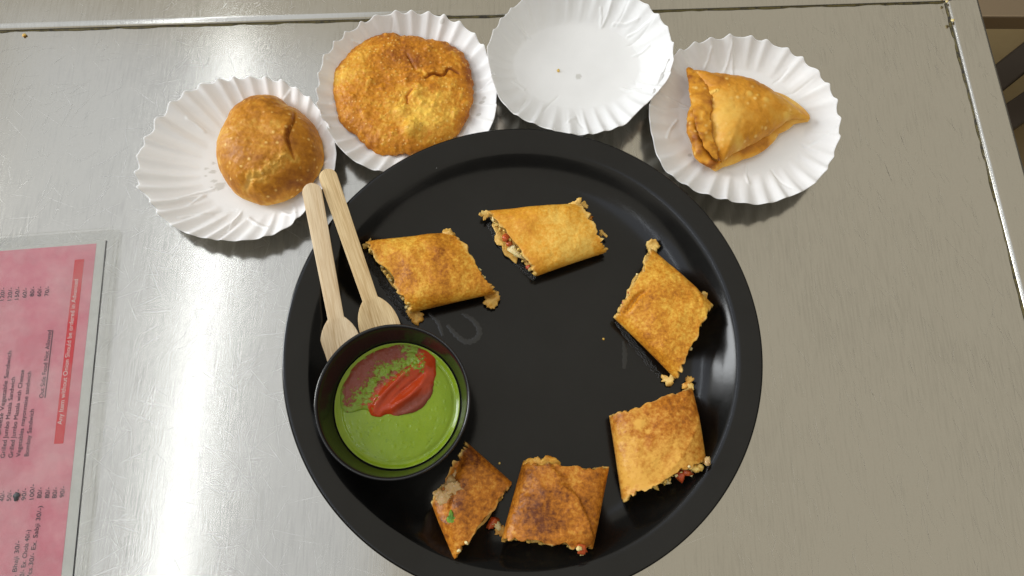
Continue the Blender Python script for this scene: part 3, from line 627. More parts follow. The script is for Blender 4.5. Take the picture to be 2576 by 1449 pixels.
def roll(label, A0, A1, B0, B1, h, mat, tone, seed, bitsA=(), bitsB=(), sculpt=None, tonefn=None, rag=(1, 1), sag=0.0, edgeamt=(0.55, 0.55), tilt=0.0):
    zm = FZ + h * 0.5
    a0, a1, b0_, b1 = [P(*p, zm)[:2] for p in (A0, A1, B0, B1)]
    cen = (a0 + a1 + b0_ + b1) / 4
    root = empty('stuffed_roll', (cen[0], cen[1], FZ), label, 'roll', 'cut stuffed crepe rolls on the black plate')
    Nu, Nf = 84, 150; ph = np.linspace(0, 2 * np.pi, Nf, endpoint=False)
    L = 0.5 * (np.linalg.norm(b0_ - a0) + np.linalg.norm(b1 - a1)); Wd = 0.5 * (np.linalg.norm(a1 - a0) + np.linalg.norm(b1 - b0_))
    cs = np.sign(np.cos(ph)) * np.abs(np.cos(ph)) ** 0.72; sn = np.sign(np.sin(ph)) * np.abs(np.sin(ph)) ** 0.88
    def place(U, Sx, Zz):
        w = ((Sx + 1) / 2)[..., None]
        a = a0 + (a1 - a0) * w; b = b0_ + (b1 - b0_) * w
        xy = a + (b - a) * U[..., None]
        return np.stack([xy[..., 0], xy[..., 1], Zz], -1)
    fz = lambda x, y: np.maximum(floor_z(x, y), FZ)
    def shell(inset, u0, u1, ragA, ragB, Nu):
        s1, h1 = 1 - 2 * inset / Wd, h - 2 * inset
        c1, d1 = np.cos(ph), np.sin(ph)
        eA = ragA / L * (0.9 * fbm(c1 * 3, d1 * 3, sc=1.6, seed=seed, n=2) + 0.75 * fbm(c1 * 3, d1 * 3, sc=3.1, seed=seed + 1, n=4))
        eB = ragB / L * (0.9 * fbm(c1 * 3, d1 * 3, sc=1.6, seed=seed + 20, n=2) + 0.75 * fbm(c1 * 3, d1 * 3, sc=3.1, seed=seed + 21, n=4))
        U = (u0 + eA)[None] + np.linspace(0, 1, Nu)[:, None] * ((u1 + eB) - (u0 + eA))[None]
        Sx = np.repeat((cs * s1)[None], Nu, 0)
        crown = 0.86 + 0.14 * np.sin(np.pi * np.clip(U, 0, 1)) - sag * (2 * np.abs(U - 0.5)) ** 3
        Zz = np.repeat((sn * h1 / 2)[None], Nu, 0) * crown
        Vx = place(U, Sx, Zz)
        base = fz(Vx[..., 0], Vx[..., 1])
        Vx[..., 2] += FZ + h / 2 * crown + 0.0002 + np.clip(base - FZ, 0, 0.004)
        topm = sstep(-0.2, 0.6, sn)[None]
        Vx[..., 2] += topm * (0.0011 * fbm(Vx[..., 0], Vx[..., 1], sc=55, seed=seed + 2, n=2) + 0.0003 * fbm(Vx[..., 0], Vx[..., 1], sc=260, seed=seed + 3))
        if sculpt is not None: Vx[..., 2] += topm * sculpt(Vx[..., 0], Vx[..., 1])
        return Vx, U
    Vo, U = shell(0, 0, 1, 0.0015 * rag[0], 0.0015 * rag[1], Nu)
    Vi, Ui = shell(0.0021, 0, 1, 0.0015 * rag[0], 0.0015 * rag[1], 24)
    e = np.minimum(U * L / 0.0022 + (1 - edgeamt[0]) * 1.2, (1 - U) * L / 0.0022 + (1 - edgeamt[1]) * 1.2)
    edge = np.clip(1 - e + 0.35 * fbm(Vo[..., 0], Vo[..., 1], Vo[..., 2], sc=500, seed=seed), 0, 1)
    tn = tone + 0.16 * fbm(Vo[..., 0], Vo[..., 1], sc=70, seed=seed + 6, n=3)
    if tonefn is not None: tn = tn + tonefn(Vo[..., 0], Vo[..., 1])
    V = np.concatenate([Vo.reshape(-1, 3), Vi.reshape(-1, 3)]); O = Nu * Nf
    F = grid_faces(Nu, Nf) + grid_faces(24, Nf, True, O, True)
    for k in range(Nf):
        d = (k + 1) % Nf
        F.append((d, k, O + k, O + d)); F.append(((Nu - 1) * Nf + k, (Nu - 1) * Nf + d, O + 23 * Nf + d, O + 23 * Nf + k))
    n1 = 24 * Nf
    w = mesh('crepe_wrap', V, F, mat, None, {'tone': np.concatenate([tn.ravel(), np.full(n1, tone - .2)]), 'edge': np.concatenate([edge.ravel(), np.full(n1, 0.9)])}, recalc=True); keep(w, root)
    # filling core, a little short of the cuts
    rec = 0.0026 / L
    Vc, _ = shell(0.0027, rec, 1 - rec, 0.0022, 0.0022, 20)
    Vc = Vc + 0.0005 * np.stack([fbm(Vc[..., 0], Vc[..., 1], Vc[..., 2], sc=450, seed=q) for q in (1, 2, 3)], -1)
    Vf = np.concatenate([Vc.reshape(-1, 3), [Vc[0].mean(0), Vc[-1].mean(0)]]); F = grid_faces(20, Nf)
    for k in range(Nf):
        d = (k + 1) % Nf; F.append((20 * Nf, d, k)); F.append((20 * Nf + 1, 19 * Nf + k, 19 * Nf + d))
    keep(mesh('filling', Vf, F, M['filling'], recalc=True), root)
    R = np.random.default_rng(seed + 77)
    for bits, uu in ((bitsA, 0.0), (bitsB, 1.0)):
        for (s, zf, du, r, kind) in bits:
            q = place(np.array(uu + (du / L) * (-1 if uu == 0 else 1)), np.array(s), np.array(0.0))
            q[2] = fz(q[0], q[1]) + max(zf * h, r * 0.75)
            r = r * 0.78
            lump({'paneer': 'paneer_crumb', 'tomato': 'tomato_piece', 'onion': 'onion_piece', 'pepper': 'pepper_piece', 'yellow_crumb': 'potato_crumb'}[kind], q, r, M[kind], root, int(R.integers(1, 9999)), 0.75, R.uniform(0.85, 1.35))
    return root
def bits(seed, n, kinds, s0=-0.85, s1=0.85, z0=0.15, z1=0.75, out=0.0, rmin=.0007, rmax=.0017):
    R = np.random.default_rng(seed)
    return [(R.uniform(s0, s1), R.uniform(z0, z1), R.normal(out, 0.0007), R.uniform(rmin, rmax), kinds[int(R.integers(0, len(kinds)))]) for _ in range(n)]
PY = ['yellow_crumb', 'yellow_crumb', 'paneer']; PT = ['yellow_crumb', 'paneer', 'tomato', 'yellow_crumb']
def spot(px, r, amt, z=0.02):
    p = P(*px, z); return lambda x, y: amt * np.exp(-((x - p[0]) ** 2 + (y - p[1]) ** 2) / (r / 4100) ** 2)
def sumf(*fs): return lambda x, y: sum(f(x, y) for f in fs)
ZA = lambda x, y: (x * .3255 + 723.2, y * .3255 + 408.8)
ZBB = lambda x, y: (x * .1649 + 1182.4, y * .1649 + 478)
ZC = lambda x, y: (x * .2864 + 1509.4, y * .2864 + 578.6)
ZD = lambda x, y: (x * .24737 + 1496.8, y * .24737 + 930.8)
ZE = lambda x, y: (x * .25349 + 1044, y * .25349 + 1081.7)
# A: nearest the spoons
rA = roll('golden brown roll piece lying next to the wooden spoons', (924, 614), (1036, 785), (1136, 583), (1246, 736), 0.021, M['crepe_gold'], 0.48, 101,
          bits(1, 16, PY), bits(2, 8, PY, out=0.0), tonefn=sumf(spot((1110, 640), 26, .14), spot((1015, 680), 28, .17), spot((1030, 690), 60, .10)))
flake([ZA(*p) for p in ((570, 610), (600, 590), (645, 575), (640, 610), (630, 650), (590, 670), (575, 640))], 0.012, 0.0015, M['crepe_gold'], rA, 5)
flake([ZA(*p) for p in ((1190, 530), (1280, 540), (1275, 575), (1200, 560))], 0.017, 0.0015, M['crepe_gold'], rA, 6, tone=.2, edge=1)
flake([ZA(*p) for p in ((1600, 985), (1640, 1080), (1610, 1110), (1570, 1130), (1535, 1110), (1520, 1060), (1530, 1020))], 0.007, 0.0022, M['crepe_gold'], rA, 7, tone=.35, edge=.75)
flake([ZA(*p) for p in ((930, 1120), (1000, 1150), (1050, 1215), (1010, 1245), (975, 1240), (955, 1200))], 0.006, 0.0028, M['crepe_gold'], rA, 8, tone=.5, edge=.5)
# B: pale piece at the back
rB = roll('pale yellow roll piece farthest back on the black plate', (1229, 531), (1352, 692), (1448, 514), (1524, 633), 0.020, M['crepe_yellow'], 0.40, 202,
          [(-0.75, .5, .0005, .0021, 'paneer'), (-0.6, .4, .0008, .0018, 'yellow_crumb'), (-0.45, .4, .001, .0018, 'yellow_crumb'), (-0.2, .45, .0012, .0032, 'tomato'), (-0.05, .35, .0016, .0026, 'tomato'), (0.1, .3, .0014, .0029, 'paneer'), (0.2, .3, .0, .0022, 'yellow_crumb'), (0.28, .25, .0022, .0018, 'paneer'), (0.75, .3, .0005, .0022, 'paneer'), (0.68, .3, .0008, .0022, 'tomato'), (0.9, .3, .0, .0018, 'yellow_crumb')] + bits(3, 8, PY),
          bits(4, 6, PY, out=0.0), tonefn=sumf(spot((1290, 560), 70, .25), spot((1240, 545), 30, .2), spot((1330, 660), 40, .2), spot((1480, 600), 70, -.2)), rag=(1, 1.5), edgeamt=(.3, .6))
flake([ZBB(*p) for p in ((300, 470), (420, 560), (560, 760), (660, 900), (730, 1075), (690, 1145), (620, 1050), (500, 850), (400, 660))], 0.0062, 0.0016, M['crepe_yellow'], rB, 15, 'inner_layer', 0.0005, .2, .6, .0004)
lump('paneer_strip', P(*ZBB(700, 970), .0105), 0.0036, M['paneer'], rB, 31, .4, 1.7)
flake([ZBB(*p) for p in ((160, 330), (220, 310), (310, 315), (290, 370), (210, 390), (195, 455), (165, 410))], 0.011, 0.0016, M['crepe_gold'], rB, 16, tone=.5)
flake([ZBB(*p) for p in ((1500, 215), (1580, 180), (1690, 155), (1700, 210), (1740, 290), (1745, 350), (1680, 330), (1600, 260))], 0.016, 0.0018, M['crepe_yellow'], rB, 17, tone=.3, edge=.7)
flake([ZBB(*p) for p in ((1700, 225), (1780, 195), (1800, 230), (1740, 260))], 0.014, 0.0014, M['crepe_yellow'], rB, 18, tone=.4, edge=.9)
flake([ZBB(*p) for p in ((1760, 350), (1840, 380), (1880, 440), (1840, 455), (1770, 420))], 0.006, 0.0018, M['crepe_gold'], rB, 19, tone=.7, edge=.2)
flake([ZBB(*p) for p in ((1960, 680), (2000, 620), (2030, 650), (2025, 690), (2085, 690), (2070, 720), (2000, 720))], 0.009, 0.0014, M['crepe_yellow'], rB, 20, tone=.3, edge=.9)
# C: diamond at the right
pC = [(1578, 756), (1590, 740), (1605, 722)]
rC = roll('diamond shaped golden roll piece standing on end at the right rim', (1640, 628), (1549, 801), (1785, 766), (1699, 950), 0.022, M['crepe_gold'], 0.46, 303,
          bits(5, 14, PT), bits(6, 5, PY, out=0.0), tonefn=sumf(spot((1640, 850), 30, .2), spot((1645, 780), 90, -.05), spot((1750, 860), 70, -.1)),
          sculpt=lambda x, y: groove(x, y, Ps([ZC(400, 560), ZC(330, 590), ZC(260, 680), ZC(230, 720)], .02), .0014, .003), rag=(1, 1.1))
rC['label'] = 'diamond shaped golden roll piece at the right, tip pointing to the back'
flake([ZC(*p) for p in ((400, 150), (430, 100), (480, 88), (520, 120), (520, 165), (490, 195), (440, 190))], 0.013, 0.003, M['crepe_yellow'], rC, 25, tone=.2, edge=.9)
flake([ZC(*p) for p in ((870, 565), (955, 570), (950, 620), (968, 650), (940, 665), (900, 620))], 0.012, 0.0018, M['crepe_yellow'], rC, 26, tone=.1, edge=1)
flake([ZC(*p) for p in ((545, 1270), (600, 1290), (660, 1275), (660, 1310), (630, 1330), (625, 1385), (590, 1370), (548, 1335), (575, 1330))], 0.007, 0.0026, M['crepe_gold'], rC, 27, tone=.5, edge=.8)
# D
rD = roll('browned roll piece with tomato showing at its open end', (1534, 1050), (1741, 980), (1564, 1256), (1772, 1157), 0.023, M['crepe_brown'], 0.30, 404,
          bits(7, 4, PY, out=-.0004), [(0.35, .35, .0015, .0040, 'tomato'), (0.5, .3, .0018, .0034, 'tomato'), (0.68, .35, .002, .0036, 'yellow_crumb'), (0.78, .25, .0026, .003, 'yellow_crumb'), (0.95, .35, .001, .0026, 'onion'), (0.1, .2, .0022, .0025, 'paneer'), (0.0, .3, .001, .0025, 'yellow_crumb'), (-.2, .25, .0016, .0024, 'yellow_crumb'), (.6, .15, .003, .0024, 'paneer')] + bits(8, 16, PY, s0=-.4),
          tonefn=sumf(spot((1690, 1010), 60, .3), spot((1600, 1110), 60, .1), spot((1603, 1069), 10, -.8), spot((1626, 1087), 6, -.7), spot((1580, 1180), 70, -.25), spot((1560, 1050), 30, .2), spot((1690, 1190), 60, -.3)), rag=(.7, 1.2), edgeamt=(.2, .45))
flake([ZD(*p) for p in ((905, 200), (890, 170), (920, 120), (910, 80), (945, 58), (985, 75), (980, 130), (945, 160), (940, 195))], 0.010, 0.0022, M['crepe_brown'], rD, 35, tone=.4, edge=.3)
flake([ZD(*p) for p in ((950, 150), (985, 140), (1000, 190), (995, 215), (975, 190))], 0.012, 0.0014, M['crepe_yellow'], rD, 36, tone=.2, edge=.8)
# E
cE = spline(Ps([ZE(385, 630), ZE(360, 720), ZE(345, 780)], .02)[:, :2])
rE = roll('dark brown roll piece with onion and green pepper, touching the bowl side', (1181, 1118), (1088, 1272), (1288, 1213), (1144, 1408), 0.021, M['crepe_brown'], 0.66, 505,
          [(0.1, .8, -.003, .0042, 'onion'), (0.3, .7, -.002, .0036, 'onion'), (-.1, .7, -.002, .003, 'onion'), (.5, .5, 0, .0028, 'yellow_crumb')] + bits(9, 10, ['yellow_crumb', 'onion']), bits(10, 4, PY, out=-.0003),
          sculpt=lambda x, y: groove(x, y, cE, .0007, .0018) + groove(x, y, Ps([ZE(430, 330), ZE(380, 480), ZE(330, 600)], .02), .0022, .0035), tonefn=sumf(spot((1180, 1150), 50, .2), spot((1140, 1340), 60, -.2), spot((1150, 1250), 50, .15)), rag=(1.6, .8), edgeamt=(.25, .25))
rE['label'] = 'dark brown roll piece holding onion and green pepper, nearest the bowl'
flake([ZE(*p) for p in ((285, 580), (370, 520), (470, 560), (490, 600), (420, 640), (380, 640), (310, 620))], 0.0245, 0.0022, M['onion'], rE, 45, 'onion_slice', .001)
flake([ZE(*p) for p in ((180, 600), (280, 585), (370, 630), (360, 720), (300, 760), (240, 740), (190, 660))], 0.0220, 0.0022, M['onion'], rE, 48, 'onion_slice', .0008)
flake([ZE(*p) for p in ((355, 790), (385, 850), (408, 920), (395, 955), (320, 930), (310, 900), (335, 850))], 0.0260, 0.0016, M['pepper'], rE, 46, 'green_pepper_slice', .0004, jag=.0003)
flake([ZE(*p) for p in ((330, 1220), (440, 1210), (460, 1230), (400, 1305), (375, 1312), (335, 1270))], 0.008, 0.004, M['crepe_brown'], rE, 47, tone=.3, edge=.7)
lump('onion_piece', P(*ZE(810, 945), .008), 0.003, M['paneer'], rE, 61, .6, 1.3); lump('tomato_piece', P(*ZE(765, 920), .008), 0.0032, M['tomato'], rE, 62, .6, 1.3)
# F
sF = spline(Ps([ZE(1380, 380), ZE(1430, 440), ZE(1500, 560), ZE(1600, 650), ZE(1650, 750), ZE(1710, 880), ZE(1745, 990)], .022)[:, :2])
def scF(x, y):
    d, s, al = pdist(x, y, sF)
    return np.where(s < 0, 0.0022 * np.exp(-d / 0.012), -0.0004 * np.exp(-d / 0.003)) * (1 if True else 0)
rF = roll('browned square roll piece with a diagonal folded seam, at the near edge', (1314, 1164), (1532, 1180), (1262, 1354), (1490, 1378), 0.023, M['crepe_brown'], 0.53, 606,
          bits(11, 4, PY, out=-.0006), [(0.72, .7, .0005, .0030, 'tomato'), (0.66, .85, .0003, .0018, 'paneer'), (0.76, .35, .0018, .0028, 'tomato'), (0.78, .3, .003, .0018, 'paneer'), (0.1, .7, .0, .0014, 'paneer')] + bits(12, 8, PY, out=-.0004),
          sculpt=scF, tonefn=sumf(spot((1370, 1270), 55, .3), spot((1330, 1330), 60, .1), spot((1430, 1190), 40, -.1), spot((1290, 1240), 50, -.1)), rag=(.8, .9), edgeamt=(.25, .25))
flake([ZE(*p) for p in ((1050, 355), (1130, 285), (1250, 300), (1450, 330), (1440, 400), (1300, 390), (1100, 370))], 0.0185, 0.002, M['crepe_gold'], rF, 55, tone=.4, edge=.3)
flake([ZE(*p) for p in ((800, 1035), (850, 950), (900, 960), (900, 1060), (830, 1045))], 0.008, 0.002, M['crepe_brown'], rF, 56, tone=.3, edge=.4)

# oil and water marks on the plate
def film(name, px, mat, label, seed, th=0.00025, group=None):
    w = Ps(px, FZ); z0 = lambda X, Y: np.maximum(floor_z(X, Y), FZ)
    o = polar_solid(name, w, mat, lambda X, Y, R: z0(X, Y) + 0.00004 + th * np.sqrt(np.clip(1 - R ** 3, 0, 1)), lambda X, Y, R: z0(X, Y) + 0.00003, None, 64, 14, None, jag=.0006, jagsc=220, seed=seed)
    return tag(o, label, 'stain')
def ribbon(name, px, wpx, mat, label, z=None):
    c = spline(Ps(px, FZ)[:, :2], 8); d = np.gradient(c, axis=0); d /= np.linalg.norm(d, axis=1)[:, None]; nn = np.stack([-d[:, 1], d[:, 0]], -1)
    V = []; m = len(c)
    for i in range(m):
        t = i / (m - 1); w = wpx / 4100 / 2 * (math.sin(math.pi * (0.08 + 0.84 * t)) ** 0.4) * (1 + 0.18 * math.sin(i * 1.7) + .1 * math.sin(i * 4.1))
        for k, hz in ((-1, 0.00002), (-.7, .00007), (0, .0001), (.7, .00007), (1, 0.00002)):
            p = c[i] + nn[i] * w * k; V.append((p[0], p[1], float(np.maximum(floor_z(p[0], p[1]), FZ)) + hz))
    return tag(mesh(name, V, grid_faces(m, 5, False, flip=True), mat), label, 'stain')
ribbon('oil_patch', [(924, 645), (965, 712), (1005, 770), (1035, 806)], 22, M['oil'], 'thin oil patch along the cut end of the roll by the spoons')
ribbon('oil_patch', [(1228, 562), (1262, 615), (1300, 660), (1345, 702)], 20, M['oil'], 'thin oil patch along the cut end of the farthest roll')
ribbon('oil_patch', [(1550, 808), (1590, 862), (1630, 910), (1662, 948)], 18, M['oil'], 'thin oil patch along the lower fold of the diamond roll')
ribbon('water_smear', [ZA(*p) for p in ((1235, 1255), (1300, 1330), (1375, 1385), (1450, 1370), (1485, 1310), (1440, 1225), (1350, 1165))], 15, M['wet'], 'hooked wet smear on the plate between bowl and roll')
ribbon('water_smear', [ZA(*p) for p in ((1090, 1160), (1160, 1230), (1200, 1340))], 11, M['wet'], 'faint straight wet smear just behind the bowl')
ribbon('water_smear', [(1570, 858), (1572, 890), (1570, 928)], 13, M['wet'], 'short straight wet smear left of the diamond roll')

# ================================================================== kachori (round)
KOUT = [(840, 345), (900, 300), (960, 265), (1080, 240), (1190, 260), (1270, 325), (1340, 355), (1400, 400), (1455, 470), (1490, 540), (1518, 650), (1505, 780), (1450, 880), (1330, 970), (1200, 1050), (1090, 1075), (950, 1050), (850, 1000), (780, 930), (730, 850), (695, 760), (692, 680), (705, 600), (760, 480)]
kz0 = 0.0016
KW = Ps([Z1(*p) for p in KOUT], 0.014)
zt = 0.034
def ZW(z, pts, Zf): return Ps([Zf(*p) for p in pts], z)[:, :2]
k1 = spline(ZW(zt, [(1275, 330), (1278, 400), (1262, 470), (1243, 550), (1256, 630), (1282, 705)], Z1), 6)
k2 = spline(ZW(zt, [(1290, 705), (1200, 715), (1140, 770), (1060, 825), (1000, 840), (930, 852)], Z1), 6)
k3 = ZW(zt - .006, [(900, 935), (930, 905), (965, 880)], Z1)
k4 = spline(ZW(zt - .01, [(1250, 850), (1265, 890), (1235, 960)], Z1), 5)
k5 = spline(ZW(zt - .01, [(1290, 720), (1350, 800), (1330, 870)], Z1), 5)
def kach(X, Y, R):
    z = kz0 + 0.006 + 0.026 * np.clip(1 - R ** 3.0, 0, 1) ** 0.60
    f = np.clip(1.2 - R, 0, 1)
    d, s, al = pdist(X, Y, k1); z = z + f * np.where(s > 0, -0.0024 * np.exp(-d / 0.006), 0.0018 * np.exp(-d / 0.005)) * np.sin(np.pi * np.clip(0.12 + .88 * al, 0, 1)) ** .5
    z = z + groove(X, Y, k1, 0.0009, 0.0022)
    d, s, al = pdist(X, Y, k2); z = z + f * np.where(s < 0, 0.0018, -0.0026) * np.exp(-d / 0.006) * np.sin(np.pi * np.clip(al, 0, 1)) ** .5
    z = z + groove(X, Y, k3, 0.0012, 0.0016) + groove(X, Y, k4, .0022, .0014) + groove(X, Y, k5, .002, .0012)
    rough = np.exp(-(d / 0.005) ** 2)
    z = z + 0.0014 * fbm(X, Y, sc=48, seed=61, n=2) * f + 0.00035 * fbm(X, Y, sc=230, seed=62) + rough * 0.0011 * fbm(X, Y, sc=420, seed=63, n=3)
    return z
ksp = [(rng.uniform(KW[:, 0].min(), KW[:, 0].max()), rng.uniform(KW[:, 1].min(), KW[:, 1].max()), rng.uniform(.0006, .0018)) for _ in range(80)]
def ktone(x, y, z):
    t = 0.62 + 0.22 * fbm(x, y, z, sc=42, seed=70, n=3) + 0.10 * vnoise(x * 0.35 + y, y * 3, sc=130, seed=71)
    t = t - 0.45 * np.exp(-(pdist(x, y, k2)[0] / 0.004) ** 2) + 0.3 * np.exp(-(pdist(x, y, k1)[0] / 0.0008) ** 2) - 0.25 * sstep(0.016, 0.006, z)
    for a, b, r in ksp: t = t - 0.28 * np.exp(-((x - a) ** 2 + (y - b) ** 2) / r ** 2)
    return t
kach_o = polar_solid('round_kachori', KW, M['kachori'], kach, lambda X, Y, R: kz0 + 0.0062 * R ** 4, None, 260, 110, {'tone': ktone, 'edge': lambda x, y, z: 0.5 * np.exp(-(pdist(x, y, k3)[0] / 0.0016) ** 2)}, jag=.0004, jagsc=180, seed=3)
tag(kach_o, 'round domed kachori with a cracked golden crust on its paper plate', 'kachori')

# ================================================================== flat fried kachori with blisters
POUT = [(185, 640), (200, 560), (270, 450), (380, 350), (520, 260), (600, 235), (700, 225), (780, 240), (880, 245), (1000, 270), (1150, 295), (1230, 330), (1310, 400), (1360, 500), (1380, 600), (1390, 740), (1370, 860), (1320, 980), (1240, 1090), (1130, 1160), (1000, 1210), (880, 1245), (700, 1258), (580, 1245), (500, 1210), (420, 1130), (310, 1050), (240, 960), (210, 830), (185, 740)]
pzm = 0.012
PW = Ps([Z2(*p) for p in POUT], pzm)
pc1 = ZW(.022, [(810, 370), (850, 440), (895, 520)], Z2); pc2 = spline(ZW(.022, [(975, 585), (1040, 548), (1130, 552), (1172, 490), (1260, 528)], Z2), 5); pc3 = ZW(.022, [(822, 800), (815, 740), (860, 690)], Z2); pc4 = ZW(.022, [(890, 520), (940, 520), (985, 580)], Z2)
PB = [(850, 1020, 70, 2.6), (895, 725, 42, 1.4), (760, 870, 45, 1.2), (500, 610, 26, 1.2), (1235, 870, 34, 1), (1085, 455, 18, -1), (600, 660, 30, .8), (950, 800, 22, 1), (1050, 810, 22, .9), (810, 610, 22, 1), (1330, 780, 36, 1.1), (920, 660, 28, 1), (1290, 700, 24, .8), (460, 900, 34, .8), (700, 1050, 26, .7), (340, 740, 30, .7), (1210, 350, 26, 1), (1000, 330, 30, 1)]
pb = []
for x, y, r, h in PB:
    p = P(*Z2(x, y), .022); pb.append((p[0], p[1], r * .2951 / 3700, h * .0015))
for _ in range(520):
    a = rng.uniform(0, 2 * np.pi); q = math.sqrt(rng.uniform(0.02, 1)); cc = PW.mean(0)
    pb.append((cc[0] + math.cos(a) * q * .050, cc[1] + math.sin(a) * q * .047, rng.uniform(.0004, .0013), rng.uniform(.0001, .0006)))
def purz(X, Y, R):
    z = 0.0045 + 0.0035 + 0.0095 * np.clip(1 - R ** 5, 0, 1) ** 0.55
    z = z + 0.0014 * fbm(X, Y, sc=34, seed=81, n=2) * (1 - R ** 4) + 0.0005 * fbm(X, Y, sc=190, seed=82)
    for x, y, r, h in pb:
        m = np.abs(X - x) < 3 * r; 
        d2 = ((X - x) ** 2 + (Y - y) ** 2) / r ** 2; z = z + h * np.exp(-d2 ** 1.5)
    d, s, al = pdist(X, Y, pc2); z = z + np.where(s < 0, -0.0012, 0.0004) * np.exp(-d / 0.004) * np.sin(np.pi * np.clip(.1 + .8 * al, 0, 1))
    z = z + groove(X, Y, pc1, .0008, .0016) + groove(X, Y, pc2, .0007, .0022) + groove(X, Y, pc3, .0009, .0012) + groove(X, Y, pc4, .0016, .0012)
    return z
def ptone(x, y, z):
    c = PW.mean(0); r = np.hypot((x - c[0]) / .053, (y - c[1]) / .050)
    t = 0.56 + 0.24 * fbm(x, y, sc=45, seed=90, n=3) + 0.24 * sstep(0.8, 1.0, r)
    for f in (spot(Z2(850, 330), 80, .04), spot(Z2(350, 980), 40, .06), spot(Z2(1100, 850), 70, -.2), spot(Z2(600, 1100), 80, -.15), spot(Z2(1350, 560), 30, .35), spot(Z2(720, 950), 60, -.15)): t = t + f(x, y)
    for a, b, rr, h in pb: t = t - 0.16 * np.exp(-((x - a) ** 2 + (y - b) ** 2) / rr ** 2)
    for pl in (pc2, pc3): t = t + .5 * np.exp(-(pdist(x, y, pl)[0] / .0008) ** 2)
    return t - .3 * np.exp(-(pdist(x, y, pc4)[0] / .002) ** 2)
po = polar_solid('flat_kachori', PW, M['puri'], purz, lambda X, Y, R: 0.0022 + 0.0058 * R ** 6, None, 300, 110, {'tone': ptone, 'edge': lambda x, y, z: 0 * x}, jag=.0009, jagsc=260, seed=9)
tag(po, 'big flat deep fried kachori with blistered crust on its paper plate', 'kachori')

# ================================================================== samosa
sm = empty('samosa', (*P(*Z4(800, 720), 0.0018)[:2], 0.0018), 'triangular golden samosa with a crimped seam on its paper plate', 'samosa')
LOW = [(440, 560), (700, 420), (1000, 500), (1345, 690), (1335, 735), (1220, 755), (1100, 830), (1030, 920), (960, 975), (820, 1030), (670, 1085), (610, 1120), (520, 1060), (460, 960), (430, 800)]
lw = Ps([Z4(*p) for p in LOW], 0.008)
lowz = lambda X, Y, R: 0.0030 + 0.0030 + 0.0055 * np.clip(1 - R ** 5, 0, 1) ** .7 + 0.0006 * fbm(X, Y, sc=90, seed=91, n=3)
stain = Ps([Z4(830, 960), Z4(1000, 890)], .012)[:, :2]
polar_solid('lower_fold', lw, M['samosa'], lowz, lambda X, Y, R: 0.0020 + 0.004 * R ** 5, sm, 160, 40, smooth=False, cen=P(*Z4(820, 720), .008), attrs={'tone': lambda x, y, z: 0.15 + .2 * fbm(x, y, sc=60, seed=92) + .55 * np.exp(-(pdist(x, y, stain)[0] / .004) ** 2), 'edge': lambda x, y, z: 0 * x})
UP = [(395, 330), (440, 325), (530, 350), (610, 358), (700, 373), (780, 382), (840, 395), (960, 445), (1100, 530), (1250, 610), (1320, 652), (1347, 675), (1350, 706), (1230, 697), (1170, 720), (1090, 778), (980, 850), (860, 918), (750, 972), (670, 1032), (620, 1000), (570, 900), (540, 800), (520, 700), (500, 600), (470, 480), (420, 400)]
uw = Ps([Z4(*p) for p in UP], 0.017)
tipR, tipL = P(*Z4(1345, 690), .012), P(*Z4(400, 335), .012)
bl1 = [(P(*Z4(x, y), .03), r, h) for x, y, r, h in ((1015, 540, .0022, .0005), (950, 508, .001, .0004), (885, 500, .0022, .0005), (825, 850, .0042, .0004), (1210, 620, .0028, .0005), (720, 435, .0008, .0003), (630, 470, .0016, .0008))]
chip = Ps([Z4(530, 455), Z4(570, 480), Z4(610, 470)], .03)[:, :2]
def upz(X, Y, R):
    dR = np.hypot(X - tipR[0], Y - tipR[1]); dL = np.hypot(X - tipL[0], Y - tipL[1])
    hb = (0.003 + 0.0130 * np.tanh(dR / 0.042)) * (0.62 + .38 * np.tanh(dL / 0.03))
    z = 0.0128 + hb * np.clip(1 - R ** 3.2, 0, 1) ** .60 + 0.0006 * fbm(X, Y, sc=45, seed=93, n=2) + 0.00022 * fbm(X, Y, sc=260, seed=94)
    for p, r, h in bl1: z = z + h * np.exp(-(((X - p[0]) ** 2 + (Y - p[1]) ** 2) / r ** 2) ** 2)
    d = pdist(X, Y, chip)[0]; z = z + .0009 * (1 - sstep(.0013, .0018, d + .0005 * vnoise(X, Y, sc=900, seed=2)))
    return z
def utone(x, y, z):
    t = 0.48 + 0.2 * fbm(x, y, sc=42, seed=95, n=3)
    for f in (spot(Z4(700, 740), 40, -.25), spot(Z4(950, 500), 50, .12), spot(Z4(640, 460), 22, .35), spot(Z4(620, 900), 50, -.12)): t = t + f(x, y)
    for p, r, h in bl1: t = t - .38 * np.exp(-(((x - p[0]) ** 2 + (y - p[1]) ** 2) / r ** 2) ** 2)
    return t - .5 * np.exp(-(pdist(x, y, chip)[0] / .0016) ** 2)
polar_solid('pastry_face', uw, M['samosa'], upz, lambda X, Y, R: 0.0105 + 0.0018 * R ** 2 + 0 * X, sm, 240, 90, {'tone': utone, 'edge': lambda x, y, z: 0 * x}, jag=.00025, jagsc=300, smooth=False, cen=P(*Z4(800, 600), .017))
